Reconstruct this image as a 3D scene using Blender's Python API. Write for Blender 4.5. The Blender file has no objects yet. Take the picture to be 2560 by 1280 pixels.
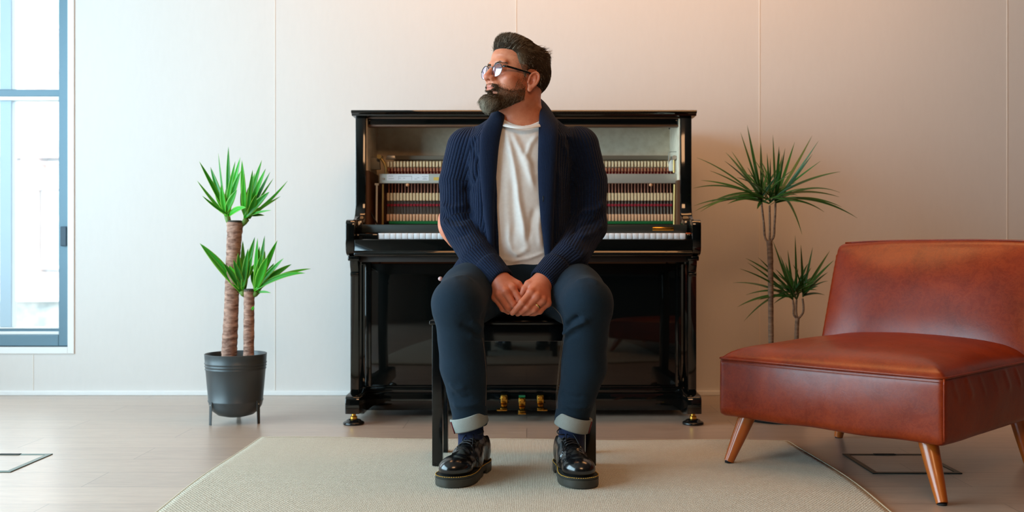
import bpy, bmesh, math, random
import numpy as np
from mathutils import Vector, Matrix, Euler
C = bpy.context.scene.collection
random.seed(7); RNG = np.random.default_rng(7)
R = math.radians
# ---------------------------------------------------------------- camera, world, light, exposure
FOC, EYE = 2489.0, 0.68                    # focal length in pixels of the 2560 px frame, height of the lens
cam_data = bpy.data.cameras.new('camera'); cam = bpy.data.objects.new('camera', cam_data); C.objects.link(cam)
cam_data.sensor_width = 36.0; cam_data.sensor_fit = 'HORIZONTAL'
cam_data.lens = FOC / 2560 * 36.0
cam_data.shift_x = -37 / 2560; cam_data.shift_y = -10 / 2560
cam.location = (0, 0, EYE); cam.rotation_euler = (R(90), 0, 0)
cam_data.clip_start = 0.05; cam_data.clip_end = 200
cam_data.dof.use_dof = True; cam_data.dof.focus_distance = 3.0; cam_data.dof.aperture_fstop = 3.2
sc = bpy.context.scene
sc.camera = cam
sc.view_settings.view_transform = 'Standard'; sc.view_settings.look = 'None'
sc.view_settings.gamma = 1.0; sc.view_settings.use_curve_mapping = False
sc.view_settings.exposure = -0.34

world = bpy.data.worlds.new('world'); sc.world = world; world.use_nodes = True
wn = world.node_tree.nodes; wl = world.node_tree.links
wn['Background'].inputs['Color'].default_value = (0.86, 0.93, 1.0, 1)
wn['Background'].inputs['Strength'].default_value = 6.5

def area(name, loc, rot, sx, sy, power, color):
    d = bpy.data.lights.new(name, 'AREA'); d.shape = 'RECTANGLE'; d.size = sx; d.size_y = sy
    d.energy = power; d.color = color
    o = bpy.data.objects.new(name, d); C.objects.link(o); o.location = loc; o.rotation_euler = rot
    return o
# daylight through the big side windows (left wall), daylight through the back window, a warm ceiling lamp, an added warm front fill
area('window_daylight', (-3.62, 1.85, 1.5), (0, R(-90), 0), 2.5, 4.1, 318, (0.47, 0.80, 1.0))
area('ceiling_lamp_warm', (0.4, 3.7, 2.95), (R(12), 0, 0), 2.8, 0.6, 52, (1.0, 0.47, 0.18))
area('added_front_fill', (0.3, -0.2, 2.75), (R(48), 0, 0), 1.2, 0.8, 46, (1.0, 0.56, 0.28))  # unseen fill added in front to brighten the piano's inside
# ---------------------------------------------------------------- helpers
def S(Y): return FOC / Y
def W(px, py, Y):
    """point of the place seen at a pixel of the 2560x1280 frame, at distance Y"""
    return Vector(((px - 1317) * Y / FOC, Y, EYE + (630 - py) * Y / FOC))
def lin(r, g, b):
    f = lambda c: (c/255)/12.92 if c/255 <= 0.04045 else (((c/255)+0.055)/1.055)**2.4
    return (f(r), f(g), f(b), 1.0)
def tag(o, label=None, cat=None, group=None, kind=None):
    if label: o['label'] = label
    if cat: o['category'] = cat
    if group: o['group'] = group
    if kind: o['kind'] = kind
    return o
def empty(name, loc, label, cat, rz=0.0, group=None):
    o = bpy.data.objects.new(name, None); C.objects.link(o)
    o.empty_display_size = 0.1
    o.location = loc; o.rotation_euler = (0, 0, rz)
    return tag(o, label, cat, group)
def obj(name, data, mat=None, parent=None, smooth=True, world=True):
    """data: bmesh, (verts, faces) or mesh. Geometry is given in world space when world=True and is moved into the parent's frame."""
    if isinstance(data, bmesh.types.BMesh):
        me = bpy.data.meshes.new(name); data.to_mesh(me); data.free()
    elif isinstance(data, tuple):
        me = bpy.data.meshes.new(name)
        me.from_pydata([tuple(v) for v in data[0]], [], [tuple(int(i) for i in f) for f in data[1]])
    else:
        me = data
    me.update()
    if smooth:
        me.polygons.foreach_set('use_smooth', [True]*len(me.polygons))
    if mat is not None and not me.materials:
        me.materials.append(mat)
    o = bpy.data.objects.new(name, me); C.objects.link(o)
    if parent is not None:
        o.parent = parent
        if world:
            m = Matrix.Identity(4); q = parent
            while q is not None:
                m = Matrix.LocRotScale(q.location, q.rotation_euler, q.scale) @ m
                q = q.parent
            me.transform(m.inverted())
    return o
def sharp(o, ang=40):
    """smooth shading with edges sharper than ang kept sharp"""
    me = o.data
    bm = bmesh.new(); bm.from_mesh(me)
    for e in bm.edges:
        e.smooth = not (len(e.link_faces) == 2 and e.calc_face_angle(0) > R(ang))
    bm.to_mesh(me); bm.free()
    return o
def copy_obj(o, parent=None, offset=None):
    c = o.copy(); C.objects.link(c)
    if parent is not None: c.parent = parent
    if offset is not None: c.location = Vector(o.location) + Vector(offset)
    return c
def box(bm, x0, x1, y0, y1, z0, z1, bevel=0.0, seg=2):
    r = bmesh.ops.create_cube(bm, size=1.0)
    vs = r['verts']
    for v in vs:
        v.co = Vector((x0 + (v.co.x+.5)*(x1-x0), y0 + (v.co.y+.5)*(y1-y0), z0 + (v.co.z+.5)*(z1-z0)))
    if bevel > 0:
        es = list({e for v in vs for e in v.link_edges})
        bmesh.ops.bevel(bm, geom=es, offset=bevel, segments=seg, profile=0.5, affect='EDGES')
    return bm
def boxes(lst, bevel=0.0, seg=2):
    bm = bmesh.new()
    for b in lst: box(bm, *b, bevel=bevel, seg=seg)
    return bm
def frame_at(t, ref=None):
    t = t.normalized()
    ref = Vector(ref) if ref is not None else (Vector((0,0,1)) if abs(t.z) < .9 else Vector((0,1,0)))
    u = ref.cross(t).normalized(); v = t.cross(u).normalized()
    return u, v
def tube(pts, rad, n=10, cap=True, ref=None, flat=1.0, closed=False):
    """round tube along points; rad a number or one per point -> (verts, faces)"""
    pts = [Vector(p) for p in pts]; m = len(pts)
    if not hasattr(rad, '__len__'): rad = [rad]*m
    V, F = [], []
    pu = None
    for i, p in enumerate(pts):
        if closed: t = pts[(i+1) % m] - pts[i-1]
        else: t = pts[min(i+1, m-1)] - pts[max(i-1, 0)]
        if t.length < 1e-9: t = Vector((0,0,1))
        t.normalize()
        if pu is None: u, v = frame_at(t, ref)
        else:
            u = (pu - t*pu.dot(t))
            u = u.normalized() if u.length > 1e-6 else frame_at(t, ref)[0]
            v = t.cross(u).normalized()
        pu = u
        for k in range(n):
            a = 2*math.pi*k/n
            V.append(p + (u*math.cos(a) + v*math.sin(a)*flat)*rad[i])
    rng = m if closed else m-1
    for i in range(rng):
        for k in range(n):
            a, b = i*n+k, i*n+(k+1) % n
            c, d = ((i+1) % m)*n+(k+1) % n, ((i+1) % m)*n+k
            F.append((a, b, c, d))
    if cap and not closed:
        F.append(tuple(reversed(range(n)))); F.append(tuple(range((m-1)*n, m*n)))
    return V, F
def join(*parts):
    V, F = [], []
    for v, f in parts:
        k = len(V); V += list(v); F += [tuple(i+k for i in q) for q in f]
    return V, F
def lathe(prof, c=(0,0,0), n=48):
    """prof: [(r, z)] revolved about the vertical through c"""
    V, F = [], []
    for r, z in prof:
        for k in range(n):
            a = 2*math.pi*k/n
            V.append(Vector((c[0]+r*math.cos(a), c[1]+r*math.sin(a), c[2]+z)))
    for i in range(len(prof)-1):
        for k in range(n):
            F.append((i*n+k, i*n+(k+1) % n, (i+1)*n+(k+1) % n, (i+1)*n+k))
    return V, F
def loft(rings, cap=True):
    n = len(rings[0]); V = [p for r in rings for p in r]; F = []
    for i in range(len(rings)-1):
        for k in range(n):
            F.append((i*n+k, i*n+(k+1) % n, (i+1)*n+(k+1) % n, (i+1)*n+k))
    if cap:
        F.append(tuple(reversed(range(n)))); F.append(tuple(range((len(rings)-1)*n, len(rings)*n)))
    return V, F
def prism(poly, axis, a, b):
    """poly: [(p, q)] outline in the plane across axis ('x': (y,z), 'y': (x,z), 'z': (x,y)), extruded from a to b"""
    mk = {'x': lambda p, q, t: Vector((t, p, q)), 'y': lambda p, q, t: Vector((p, t, q)), 'z': lambda p, q, t: Vector((p, q, t))}[axis]
    n = len(poly)
    V = [mk(p, q, a) for p, q in poly] + [mk(p, q, b) for p, q in poly]
    F = [(i, (i+1) % n, n+(i+1) % n, n+i) for i in range(n)] + [tuple(reversed(range(n))), tuple(range(n, 2*n))]
    return V, F
def fix(data, bevel=0.0, seg=2, ang=30):
    """(verts, faces) -> bmesh with outward normals, sharp edges bevelled"""
    bm = bmesh.new()
    vs = [bm.verts.new(v) for v in data[0]]
    for f in data[1]:
        try: bm.faces.new([vs[i] for i in f])
        except ValueError: pass
    bmesh.ops.recalc_face_normals(bm, faces=bm.faces)
    if bevel > 0:
        es = [e for e in bm.edges if len(e.link_faces) == 2 and e.calc_face_angle(0) > R(ang)]
        bmesh.ops.bevel(bm, geom=es, offset=bevel, segments=seg, profile=0.5, affect='EDGES')
    return bm
def smooth_path(pts, k=6):
    """Catmull-Rom through points (tuples of any length)"""
    P = [np.array(p, float) for p in pts]; out = []
    for i in range(len(P)-1):
        p0 = P[max(i-1, 0)]; p1 = P[i]; p2 = P[i+1]; p3 = P[min(i+2, len(P)-1)]
        for j in range(k):
            t = j/k
            out.append(0.5*((2*p1) + (-p0+p2)*t + (2*p0-5*p1+4*p2-p3)*t*t + (-p0+3*p1-3*p2+p3)*t**3))
    out.append(P[-1])
    return out

# ---------------------------------------------------------------- materials
def mat(name, color=(.5,.5,.5,1), rough=.5, metal=0.0, spec=.5, coat=0.0, coat_rough=.03, sss=0.0, sheen=0.0, trans=0.0, ior=1.5):
    m = bpy.data.materials.new(name); m.use_nodes = True
    b = m.node_tree.nodes['Principled BSDF']
    b.inputs['Base Color'].default_value = color if len(color) == 4 else (*color, 1)
    b.inputs['Roughness'].default_value = rough; b.inputs['Metallic'].default_value = metal
    b.inputs['Specular IOR Level'].default_value = spec
    b.inputs['Coat Weight'].default_value = coat; b.inputs['Coat Roughness'].default_value = coat_rough
    b.inputs['Subsurface Weight'].default_value = sss
    if sss: b.inputs['Subsurface Radius'].default_value = (.012, .005, .003); b.inputs['Subsurface Scale'].default_value = 1.0
    b.inputs['Sheen Weight'].default_value = sheen; b.inputs['Sheen Roughness'].default_value = .5
    b.inputs['Transmission Weight'].default_value = trans; b.inputs['IOR'].default_value = ior
    return m
class NT:
    """small wrapper for building node trees"""
    def __init__(s, m): s.m = m; s.t = m.node_tree; s.b = s.t.nodes.get('Principled BSDF')
    def n(s, kind, **kw):
        x = s.t.nodes.new('ShaderNode'+kind)
        for k, v in kw.items():
            if hasattr(x, k) and k not in ('inputs',): setattr(x, k, v)
            else: x.inputs[k.replace('_', ' ')].default_value = v
        return x
    def l(s, a, b): s.t.links.new(a, b)
    def coords(s, kind='Object', scale=(1,1,1), rot=(0,0,0)):
        c = s.n('TexCoord'); mp = s.n('Mapping')
        mp.inputs['Scale'].default_value = scale; mp.inputs['Rotation'].default_value = rot
        s.l(c.outputs[kind], mp.inputs['Vector']); return mp.outputs['Vector']
    def noise(s, vec, scale, detail=4, rough=.5, dist=0.0):
        x = s.n('TexNoise'); x.inputs['Scale'].default_value = scale; x.inputs['Detail'].default_value = detail
        x.inputs['Roughness'].default_value = rough; x.inputs['Distortion'].default_value = dist
        s.l(vec, x.inputs['Vector']); return x.outputs['Fac']
    def ramp(s, fac, stops):
        x = s.n('ValToRGB'); e = x.color_ramp.elements
        while len(e) < len(stops): e.new(.5)
        for q, (p, c) in zip(e, stops): q.position = p; q.color = c if len(c) == 4 else (*c, 1)
        s.l(fac, x.inputs['Fac']); return x.outputs['Color']
    def math(s, op, a, b=None, c=None):
        x = s.n('Math'); x.operation = op
        for i, v in enumerate((a, b, c)):
            if v is None: continue
            if isinstance(v, (int, float)): x.inputs[i].default_value = v
            else: s.l(v, x.inputs[i])
        return x.outputs[0]
    def mix(s, fac, a, b, blend='MIX'):
        x = s.n('Mix'); x.data_type = 'RGBA'; x.blend_type = blend
        for sock, v in ((x.inputs['Factor'], fac), (x.inputs['A'], a), (x.inputs['B'], b)):
            pass
        ins = [i for i in x.inputs if i.enabled] if False else x.inputs
        def put(sock, v):
            if isinstance(v, (int, float)): sock.default_value = v
            elif isinstance(v, tuple): sock.default_value = v if len(v) == 4 else (*v, 1)
            else: s.l(v, sock)
        put(x.inputs[0], fac); put(x.inputs[6], a); put(x.inputs[7], b)
        return x.outputs[2]
    def bump(s, h, strength=.3, dist=.002, normal=None):
        x = s.n('Bump'); x.inputs['Strength'].default_value = strength; x.inputs['Distance'].default_value = dist
        s.l(h, x.inputs['Height'])
        if normal is not None: s.l(normal, x.inputs['Normal'])
        return x.outputs['Normal']
    def base(s, c): s.l(c, s.b.inputs['Base Color'])
    def normal(s, c): s.l(c, s.b.inputs['Normal'])
    def rough(s, c): s.l(c, s.b.inputs['Roughness'])
def noisy(name, c1, c2, scale=20, rough=.5, bump=.1, bdist=.001, stretch=(1,1,1), **kw):
    m = mat(name, c1, rough, **kw); t = NT(m)
    v = t.coords('Object', stretch); f = t.noise(v, scale, 5, .55)
    t.base(t.ramp(f, [(.3, c1), (.7, c2)]))
    if bump: t.normal(t.bump(f, bump, bdist))
    return m

# ---------------------------------------------------------------- implicit surfaces (numpy) -> meshes
def smin(a, b, k):
    h = np.clip(.5 + .5*(b-a)/k, 0, 1)
    return b + (a-b)*h - k*h*(1-h)
def smax(a, b, k): return -smin(-a, -b, k)
def cone(p, a, b, ra, rb):
    a = np.asarray(a, np.float32); b = np.asarray(b, np.float32)
    ab = b-a; t = np.clip(((p-a) @ ab)/max(float(ab @ ab), 1e-9), 0, 1)
    q = p - a - t[:, None]*ab
    return np.sqrt((q*q).sum(1)) - (ra + (rb-ra)*t)
def ellip(p, c, r, M=None):
    q = p - np.asarray(c, np.float32)
    if M is not None: q = q @ np.asarray(M, np.float32)      # columns of M are the axes
    r = np.asarray(r, np.float32)
    k0 = np.sqrt(((q/r)**2).sum(1)); k1 = np.sqrt(((q/(r*r))**2).sum(1))
    return k0*(k0-1)/np.maximum(k1, 1e-6)
def chain(p, pts, rad, k=.01):
    d = None
    for i in range(len(pts)-1):
        e = cone(p, pts[i], pts[i+1], rad[i], rad[i+1])
        d = e if d is None else smin(d, e, k)
    return d
def stack(p, keys, n=2.3):
    """torso-like body: keys [(z, cx, cy, a, b)] interpolated up z, superellipse sections"""
    K = np.array(keys, np.float32); z = p[:, 2]
    cx, cy, a, b = (np.interp(z, K[:, 0], K[:, i]).astype(np.float32) for i in (1, 2, 3, 4))
    x = np.abs(p[:, 0]-cx)/a; y = np.abs(p[:, 1]-cy)/b
    d = ((x**n + y**n)**(1/n) - 1)*np.minimum(a, b)
    return np.maximum(d, np.maximum(K[0, 0]-z, z-K[-1, 0]))
def surface(f, lo, hi, h):
    """naive surface nets of f<0 in a box, evaluated only near the surface -> (verts float array, quads int array)"""
    lo = np.array(lo, float); hi = np.array(hi, float); q = 4
    nb = np.maximum(np.ceil((hi-lo)/(h*q)).astype(int), 1)
    n = nb*q+1
    cx = [lo[i] + (np.arange(nb[i])+.5)*h*q for i in range(3)]
    G = np.stack(np.meshgrid(*cx, indexing='ij'), -1).reshape(-1, 3).astype(np.float32)
    def ev(P):
        out = np.empty(len(P), np.float32)
        for i in range(0, len(P), 400000): out[i:i+400000] = f(P[i:i+400000])
        return out
    cv = ev(G).reshape(nb)
    act = np.abs(cv) < h*q*1.9
    big = np.repeat(np.repeat(np.repeat(np.where(cv < 0, -1, 1).astype(np.float32), q, 0), q, 1), q, 2)
    D = np.ones(n, np.float32); D[:-1, :-1, :-1] = big
    D[-1] = D[-2]; D[:, -1] = D[:, -2]; D[:, :, -1] = D[:, :, -2]
    need = np.zeros(n, bool)
    ar = np.repeat(np.repeat(np.repeat(act, q, 0), q, 1), q, 2)
    need[:-1, :-1, :-1] |= ar; need[1:, :-1, :-1] |= ar; need[:-1, 1:, :-1] |= ar; need[:-1, :-1, 1:] |= ar
    need[1:, 1:, :-1] |= ar; need[1:, :-1, 1:] |= ar; need[:-1, 1:, 1:] |= ar; need[1:, 1:, 1:] |= ar
    I = np.argwhere(need)
    D[need] = ev((lo + I*h).astype(np.float32))
    s = D < 0
    c = s[:-1, :-1, :-1].astype(np.int8)
    cnt = np.zeros(tuple(np.array(n)-1), np.int8)
    for a in (0, 1):
        for b in (0, 1):
            for d in (0, 1):
                cnt += s[a:n[0]-1+a, b:n[1]-1+b, d:n[2]-1+d]
    cells = np.argwhere((cnt > 0) & (cnt < 8))
    idx = -np.ones(cnt.shape, np.int32); idx[tuple(cells.T)] = np.arange(len(cells))
    acc = np.zeros((len(cells), 3)); w = np.zeros(len(cells))
    corner = [(a, b, d) for a in (0, 1) for b in (0, 1) for d in (0, 1)]
    val = {o: D[tuple((cells+np.array(o)).T)] for o in corner}
    for o in corner:
        for ax in range(3):
            if o[ax]: continue
            o2 = list(o); o2[ax] = 1; o2 = tuple(o2)
            va, vb = val[o], val[o2]; x = (va < 0) != (vb < 0)
            t = np.where(x, va/np.where(x, va-vb, 1), 0)
            pt = np.array(o, float)[None] + np.zeros((len(cells), 1)); pt[:, ax] = t
            acc[x] += pt[x]; w[x] += 1
    V = lo + (cells + acc/np.maximum(w, 1)[:, None])*h
    Q = []
    for ax in range(3):
        b1, b2 = (ax+1) % 3, (ax+2) % 3
        sl0 = [slice(1, m-1) for m in n]; sl1 = [slice(1, m-1) for m in n]
        sl0[ax] = slice(0, n[ax]-1); sl1[ax] = slice(1, n[ax])
        A, B = s[tuple(sl0)], s[tuple(sl1)]
        E = np.argwhere(A != B)
        if not len(E): continue
        inside = A[tuple(E.T)]
        base = E + 1; base[:, ax] -= 1
        def cell(d1, d2):
            k = base.copy(); k[:, b1] -= d1; k[:, b2] -= d2; return idx[tuple(k.T)]
        q4 = np.stack([cell(1, 1), cell(0, 1), cell(0, 0), cell(1, 0)], 1)
        q4[~inside] = q4[~inside][:, ::-1]
        Q.append(q4)
    Q = np.concatenate(Q)
    Q = Q[(Q >= 0).all(1)]
    return V, Q
def np_mesh(name, V, Q):
    me = bpy.data.meshes.new(name)
    me.vertices.add(len(V)); me.vertices.foreach_set('co', np.asarray(V, np.float32).ravel())
    k = Q.shape[1]
    me.loops.add(len(Q)*k); me.loops.foreach_set('vertex_index', np.asarray(Q, np.int32).ravel())
    me.polygons.add(len(Q)); me.polygons.foreach_set('loop_start', np.arange(0, len(Q)*k, k, dtype=np.int32))
    me.polygons.foreach_set('loop_total', np.full(len(Q), k, np.int32))
    me.update(calc_edges=True); me.validate()
    return me
def relax(V, Q, it=3, lam=.5):
    V = V.copy(); n = len(V)
    e = np.concatenate([Q[:, [0, 1]], Q[:, [1, 2]], Q[:, [2, 3]], Q[:, [3, 0]]])
    i = np.concatenate([e[:, 0], e[:, 1]]); j = np.concatenate([e[:, 1], e[:, 0]])
    deg = np.maximum(np.bincount(i, minlength=n), 1)
    for _ in range(it):
        A = np.stack([np.bincount(i, weights=V[j, k], minlength=n) for k in range(3)], 1)/deg[:, None]
        V += lam*(A-V)
    return V
def normals(V, Q):
    a = V[Q[:, 2]]-V[Q[:, 0]]; b = V[Q[:, 3]]-V[Q[:, 1]]
    fn = np.cross(a, b); N = np.zeros_like(V)
    for k in range(4):
        for c in range(3): N[:, c] += np.bincount(Q[:, k], weights=fn[:, c], minlength=len(V))
    return N/np.maximum(np.linalg.norm(N, axis=1), 1e-12)[:, None]
def dist_poly(V, pts):
    """distance of every vertex to a polyline, and position 0..1 along it"""
    P = np.array([tuple(p) for p in pts], float); best = np.full(len(V), 1e9); at = np.zeros(len(V)); m = len(P)-1
    for i in range(m):
        ab = P[i+1]-P[i]; t = np.clip(((V-P[i]) @ ab)/max(ab @ ab, 1e-12), 0, 1)
        d = np.linalg.norm(V-P[i]-t[:, None]*ab, axis=1); k = d < best
        best[k] = d[k]; at[k] = (i+t[k])/m
    return best, at
def folds(V, N, lst):
    """each fold: (points, width, height) raises (or with height < 0 sinks) a soft ridge that fades at both ends"""
    D = np.zeros(len(V))
    for pts, w, h in lst:
        d, t = dist_poly(V, pts)
        D += h*np.exp(-(d/w)**2)*np.clip(np.minimum(t, 1-t)*5+.25, 0, 1)
    return V + N*D[:, None]
def wave_noise(V, scale, seed=0, octaves=3):
    r = np.random.default_rng(seed); out = np.zeros(len(V)); amp = 1.0
    for o in range(octaves):
        for k in range(5):
            d = r.normal(size=3); d /= np.linalg.norm(d)
            out += amp*np.sin(V @ d*scale*(2**o)*(.7+.6*r.random()) + r.random()*6.28)/5
        amp *= .5
    return out

def on_front(V, pts):
    """points of a surface seen at the given pixels of the frame (front-most there), as arrays"""
    px = 1317+V[:, 0]*FOC/V[:, 1]; py = 630-(V[:, 2]-EYE)*FOC/V[:, 1]; out = []
    for x, y in smooth_path(pts, 3):
        d2 = (px-x)**2+(py-y)**2; k = d2 < 64
        if not k.any(): continue
        i = np.argmin(np.where(k, V[:, 1]+d2*2e-4, 9)); out.append(np.array(tuple(W(x, y, V[i, 1]))))
    return out if len(out) > 1 else [np.array((0, -50., 0)), np.array((0, -50., .01))]
# ---------------------------------------------------------------- the room
WALL_Y = 4.728
def m_wall():
    m = mat('painted_wall_panel', lin(226, 216, 205), .62, spec=.3); t = NT(m)
    v = t.coords('Object', (1, 1, .25)); f = t.noise(v, 60, 6, .6); g = t.noise(t.coords('Object', (1, 1, .35)), 1.3, 4, .6)
    c = t.ramp(f, [(.3, lin(219, 214, 209)), (.7, lin(222, 217, 212))])
    c2 = t.mix(.35, c, t.ramp(g, [(.35, lin(217, 212, 207)), (.65, lin(224, 219, 215))]))
    t.base(c2); t.normal(t.bump(f, .05, .0005)); return m
M_WALL = m_wall()
M_BEAD = mat('panel_joint_bead', lin(232, 224, 214), .5)
M_WHITE = mat('white_satin_paint', lin(236, 236, 234), .4)
M_DARKWALL = noisy('grey_rear_wall', lin(46, 42, 40), lin(56, 52, 48), 8, .8)
M_TAN = noisy('tan_side_wall', lin(96, 74, 56), lin(106, 82, 64), 6, .8)
M_CEIL = noisy('ceiling_paint', lin(140, 130, 120), lin(150, 140, 130), 12, .8)
def m_floor():
    m = mat('oak_laminate_planks', rough=.36, spec=.5, coat=.8, coat_rough=.33); t = NT(m)
    v = t.coords('Object')
    br = t.n('TexBrick'); br.offset = .37; br.offset_frequency = 2; br.squash = 1
    for k, x in (('Scale', 1.0), ('Brick Width', 1.29), ('Row Height', .192), ('Mortar Size', .0011), ('Mortar Smooth', .3), ('Bias', 0.0)):
        br.inputs[k].default_value = x
    br.inputs['Color1'].default_value = (0, 0, 0, 1); br.inputs['Color2'].default_value = (1, 1, 1, 1); br.inputs['Mortar'].default_value = (.5, .5, .5, 1)
    t.l(v, br.inputs['Vector'])
    # grain runs along the planks (X); each plank shifts the grain
    sh = t.n('VectorMath'); sh.operation = 'MULTIPLY_ADD'
    t.l(br.outputs['Color'], sh.inputs[0]); sh.inputs[1].default_value = (7.3, 3.1, 5.0)
    mp = t.coords('Object', (1.2, 14, 1)); t.l(mp, sh.inputs[2])
    g1 = t.noise(sh.outputs[0], 2.6, 7, .62, .6); g2 = t.noise(sh.outputs[0], 14, 4, .6)
    c = t.ramp(g1, [(.28, lin(148, 128, 112)), (.5, lin(176, 156, 139)), (.75, lin(192, 174, 157))])
    c = t.mix(.45, c, t.ramp(g2, [(.35, lin(132, 110, 94)), (.6, lin(194, 174, 156))]))
    c = t.mix(.28, c, t.ramp(br.outputs['Color'], [(0, lin(160, 138, 120)), (1, lin(192, 168, 146))]))
    c = t.mix(br.outputs['Fac'], c, lin(92, 76, 62))
    t.base(c); t.rough(t.math('MULTIPLY_ADD', g2, .18, .27))
    h = t.math('SUBTRACT', t.math('MULTIPLY', g2, .25), br.outputs['Fac'])
    t.normal(t.bump(h, .25, .0012)); return m
M_FLOOR = m_floor()
XL, XR, YB, ZC = -3.4, 5.6, -4.5, 3.0
tag(obj('floor', boxes([(XL-.2, XR+.2, YB-.2, WALL_Y+.25, -.1, 0)]), M_FLOOR, smooth=False), kind='structure')
tag(obj('ceiling', boxes([(XL-.2, XR+.2, YB-.2, WALL_Y+.25, ZC, ZC+.1)]), M_CEIL, smooth=False), kind='structure')
seams = [-2.344, -1.196, -.051, 1.105, 2.281, 3.44, 4.6]
WX, WZ, WT = -2.148, .197, 2.62               # right edge, bottom and top of the back window's casing
g = .0002
parts = [prism([(seams[0]+g, 0), (seams[1]-g, 0), (seams[1]-g, ZC), (WX, ZC), (WX, WZ), (seams[0]+g, WZ)], 'y', WALL_Y, WALL_Y+.2),
         prism([(XL, 0), (seams[0]-g, 0), (seams[0]-g, WZ), (XL, WZ)], 'y', WALL_Y, WALL_Y+.2),
         prism([(XL, WT), (WX, WT), (WX, ZC), (XL, ZC)], 'y', WALL_Y, WALL_Y+.2)]
for a, b in zip(seams[1:], seams[2:] + [XR]):
    parts.append(prism([(a+g, 0), (b-g, 0), (b-g, ZC), (a+g, ZC)], 'y', WALL_Y, WALL_Y+.2))
bm = fix(join(*parts), 0.0, 2)
box(bm, WX+.01, XR, WALL_Y+.008, WALL_Y+.2, 0, ZC)
box(bm, XL, WX+.01, WALL_Y+.008, WALL_Y+.2, 0, WZ-.005)
tag(obj('wall_back', bm, M_WALL, smooth=False), kind='structure')
for i_, x_ in enumerate(seams[:5]):
    z1_ = WZ-.002 if i_ == 0 else ZC
    tag(obj('trim_%d' % (i_+2), boxes([(x_-.0021, x_+.0021, WALL_Y-.0016, WALL_Y+.004, .022, z1_)], .0007), M_BEAD, smooth=False), kind='structure')
tag(obj('wall_right', boxes([(XR, XR+.2, YB, WALL_Y+.2, 0, ZC)]), M_TAN, smooth=False), kind='structure')
tag(obj('wall_behind', boxes([(XL-.2, XR+.2, YB-.2, YB, 0, ZC)]), M_DARKWALL, smooth=False), kind='structure')
LY0, LY1, LZ0, LZ1 = -.2, 3.9, .28, 2.7     # opening of the side window in the left wall
tag(obj('wall_left', boxes([(XL-.2, XL, YB, LY0, 0, ZC), (XL-.2, XL, LY1, WALL_Y+.2, 0, ZC),
                            (XL-.2, XL, LY0, LY1, 0, LZ0), (XL-.2, XL, LY0, LY1, LZ1, ZC)]), M_WALL, smooth=False), kind='structure')
tag(obj('baseboard_back', boxes([(XL, XR, WALL_Y-.014, WALL_Y+.001, 0, .022)], .003), M_WHITE, smooth=False), kind='structure')
tag(obj('baseboard_right', boxes([(XR-.014, XR, YB, WALL_Y-.014, 0, .022)], .003), M_WHITE, smooth=False), kind='structure')

# windows
M_FRAME = mat('blue_grey_aluminium', lin(96, 124, 138), .42, metal=.15)
M_FRAMED = mat('dark_gasket', lin(24, 32, 38), .6)
M_HANDLE = mat('window_catch_grey', lin(52, 72, 88), .5)
def m_glass():
    m = bpy.data.materials.new('window_glass'); m.use_nodes = True; t = NT(m); n = t.t.nodes
    n.remove(n['Principled BSDF'])
    tr = t.n('BsdfTransparent'); tr.inputs[0].default_value = (.95, .98, .98, 1)
    gl = t.n('BsdfGlossy'); gl.inputs['Roughness'].default_value = .02
    fr = t.n('LayerWeight'); fr.inputs[0].default_value = .5
    fq = t.math('MULTIPLY_ADD', t.math('POWER', fr.outputs['Facing'], 5.0), .9, .04)
    mx = t.n('MixShader'); t.l(fq, mx.inputs[0]); t.l(tr.outputs[0], mx.inputs[1]); t.l(gl.outputs[0], mx.inputs[2])
    t.l(mx.outputs[0], n['Material Output'].inputs[0]); return m
M_GLASS = m_glass()
w1 = obj('window_1', boxes([(XL, -2.237, WALL_Y+.028, WALL_Y+.10, .231, .2845), (-2.237, -2.192, WALL_Y+.028, WALL_Y+.10, .231, WT-.03),
                            (XL, -2.237, WALL_Y+.028, WALL_Y+.10, WT-.09, WT-.03), (XL, XL+.05, WALL_Y+.028, WALL_Y+.10, .2845, WT-.09)], .003), M_FRAME, smooth=False)
tag(w1, kind='structure')
obj('window_gasket', boxes([(-2.192, -2.179, WALL_Y+.03, WALL_Y+.10, .2275, WT), (XL, -2.179, WALL_Y+.03, WALL_Y+.1, .2275, .2315)]), M_FRAMED, w1, smooth=False)
obj('window_transom', boxes([(XL+.05, -2.237, WALL_Y+.04, WALL_Y+.09, 1.425, 1.459)], .003), M_FRAME, w1, smooth=False)
obj('window_bead', boxes([(XL+.05, -2.237, WALL_Y+.035, WALL_Y+.09, 1.406, 1.4245), (XL+.05, -2.237, WALL_Y+.035, WALL_Y+.09, .285, .299), (XL+.05, -2.237, WALL_Y+.05, WALL_Y+.09, .312, .319)], .002), M_WHITE, w1, smooth=False)
obj('window_sill_strip', boxes([(XL+.05, -2.237, WALL_Y+.06, WALL_Y+.09, .299, .312)]), M_FRAME, w1, smooth=False)
obj('window_mullion', boxes([(-2.53, -2.472, WALL_Y+.05, WALL_Y+.10, .319, WT-.09)], .003), mat('pale_blue_mullion', lin(176, 200, 214), .4), w1, smooth=False)
obj('window_catch', boxes([(-2.2225, -2.192, WALL_Y+.012, WALL_Y+.03, .708, .802)], .004), M_HANDLE, w1, smooth=False)
obj('window_pane', boxes([(XL+.05, -2.237, WALL_Y+.064, WALL_Y+.070, .3, WT-.09)]), M_GLASS, w1, smooth=False)
tag(obj('trim_1', boxes([(-2.179, WX, WALL_Y-.006, WALL_Y+.12, WZ, WT), (XL, -2.179, WALL_Y-.006, WALL_Y+.12, WZ, .2275), (XL, -2.179, WALL_Y-.006, WALL_Y+.12, WT-.03, WT)], .002), M_WHITE, smooth=False), kind='structure')
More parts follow.
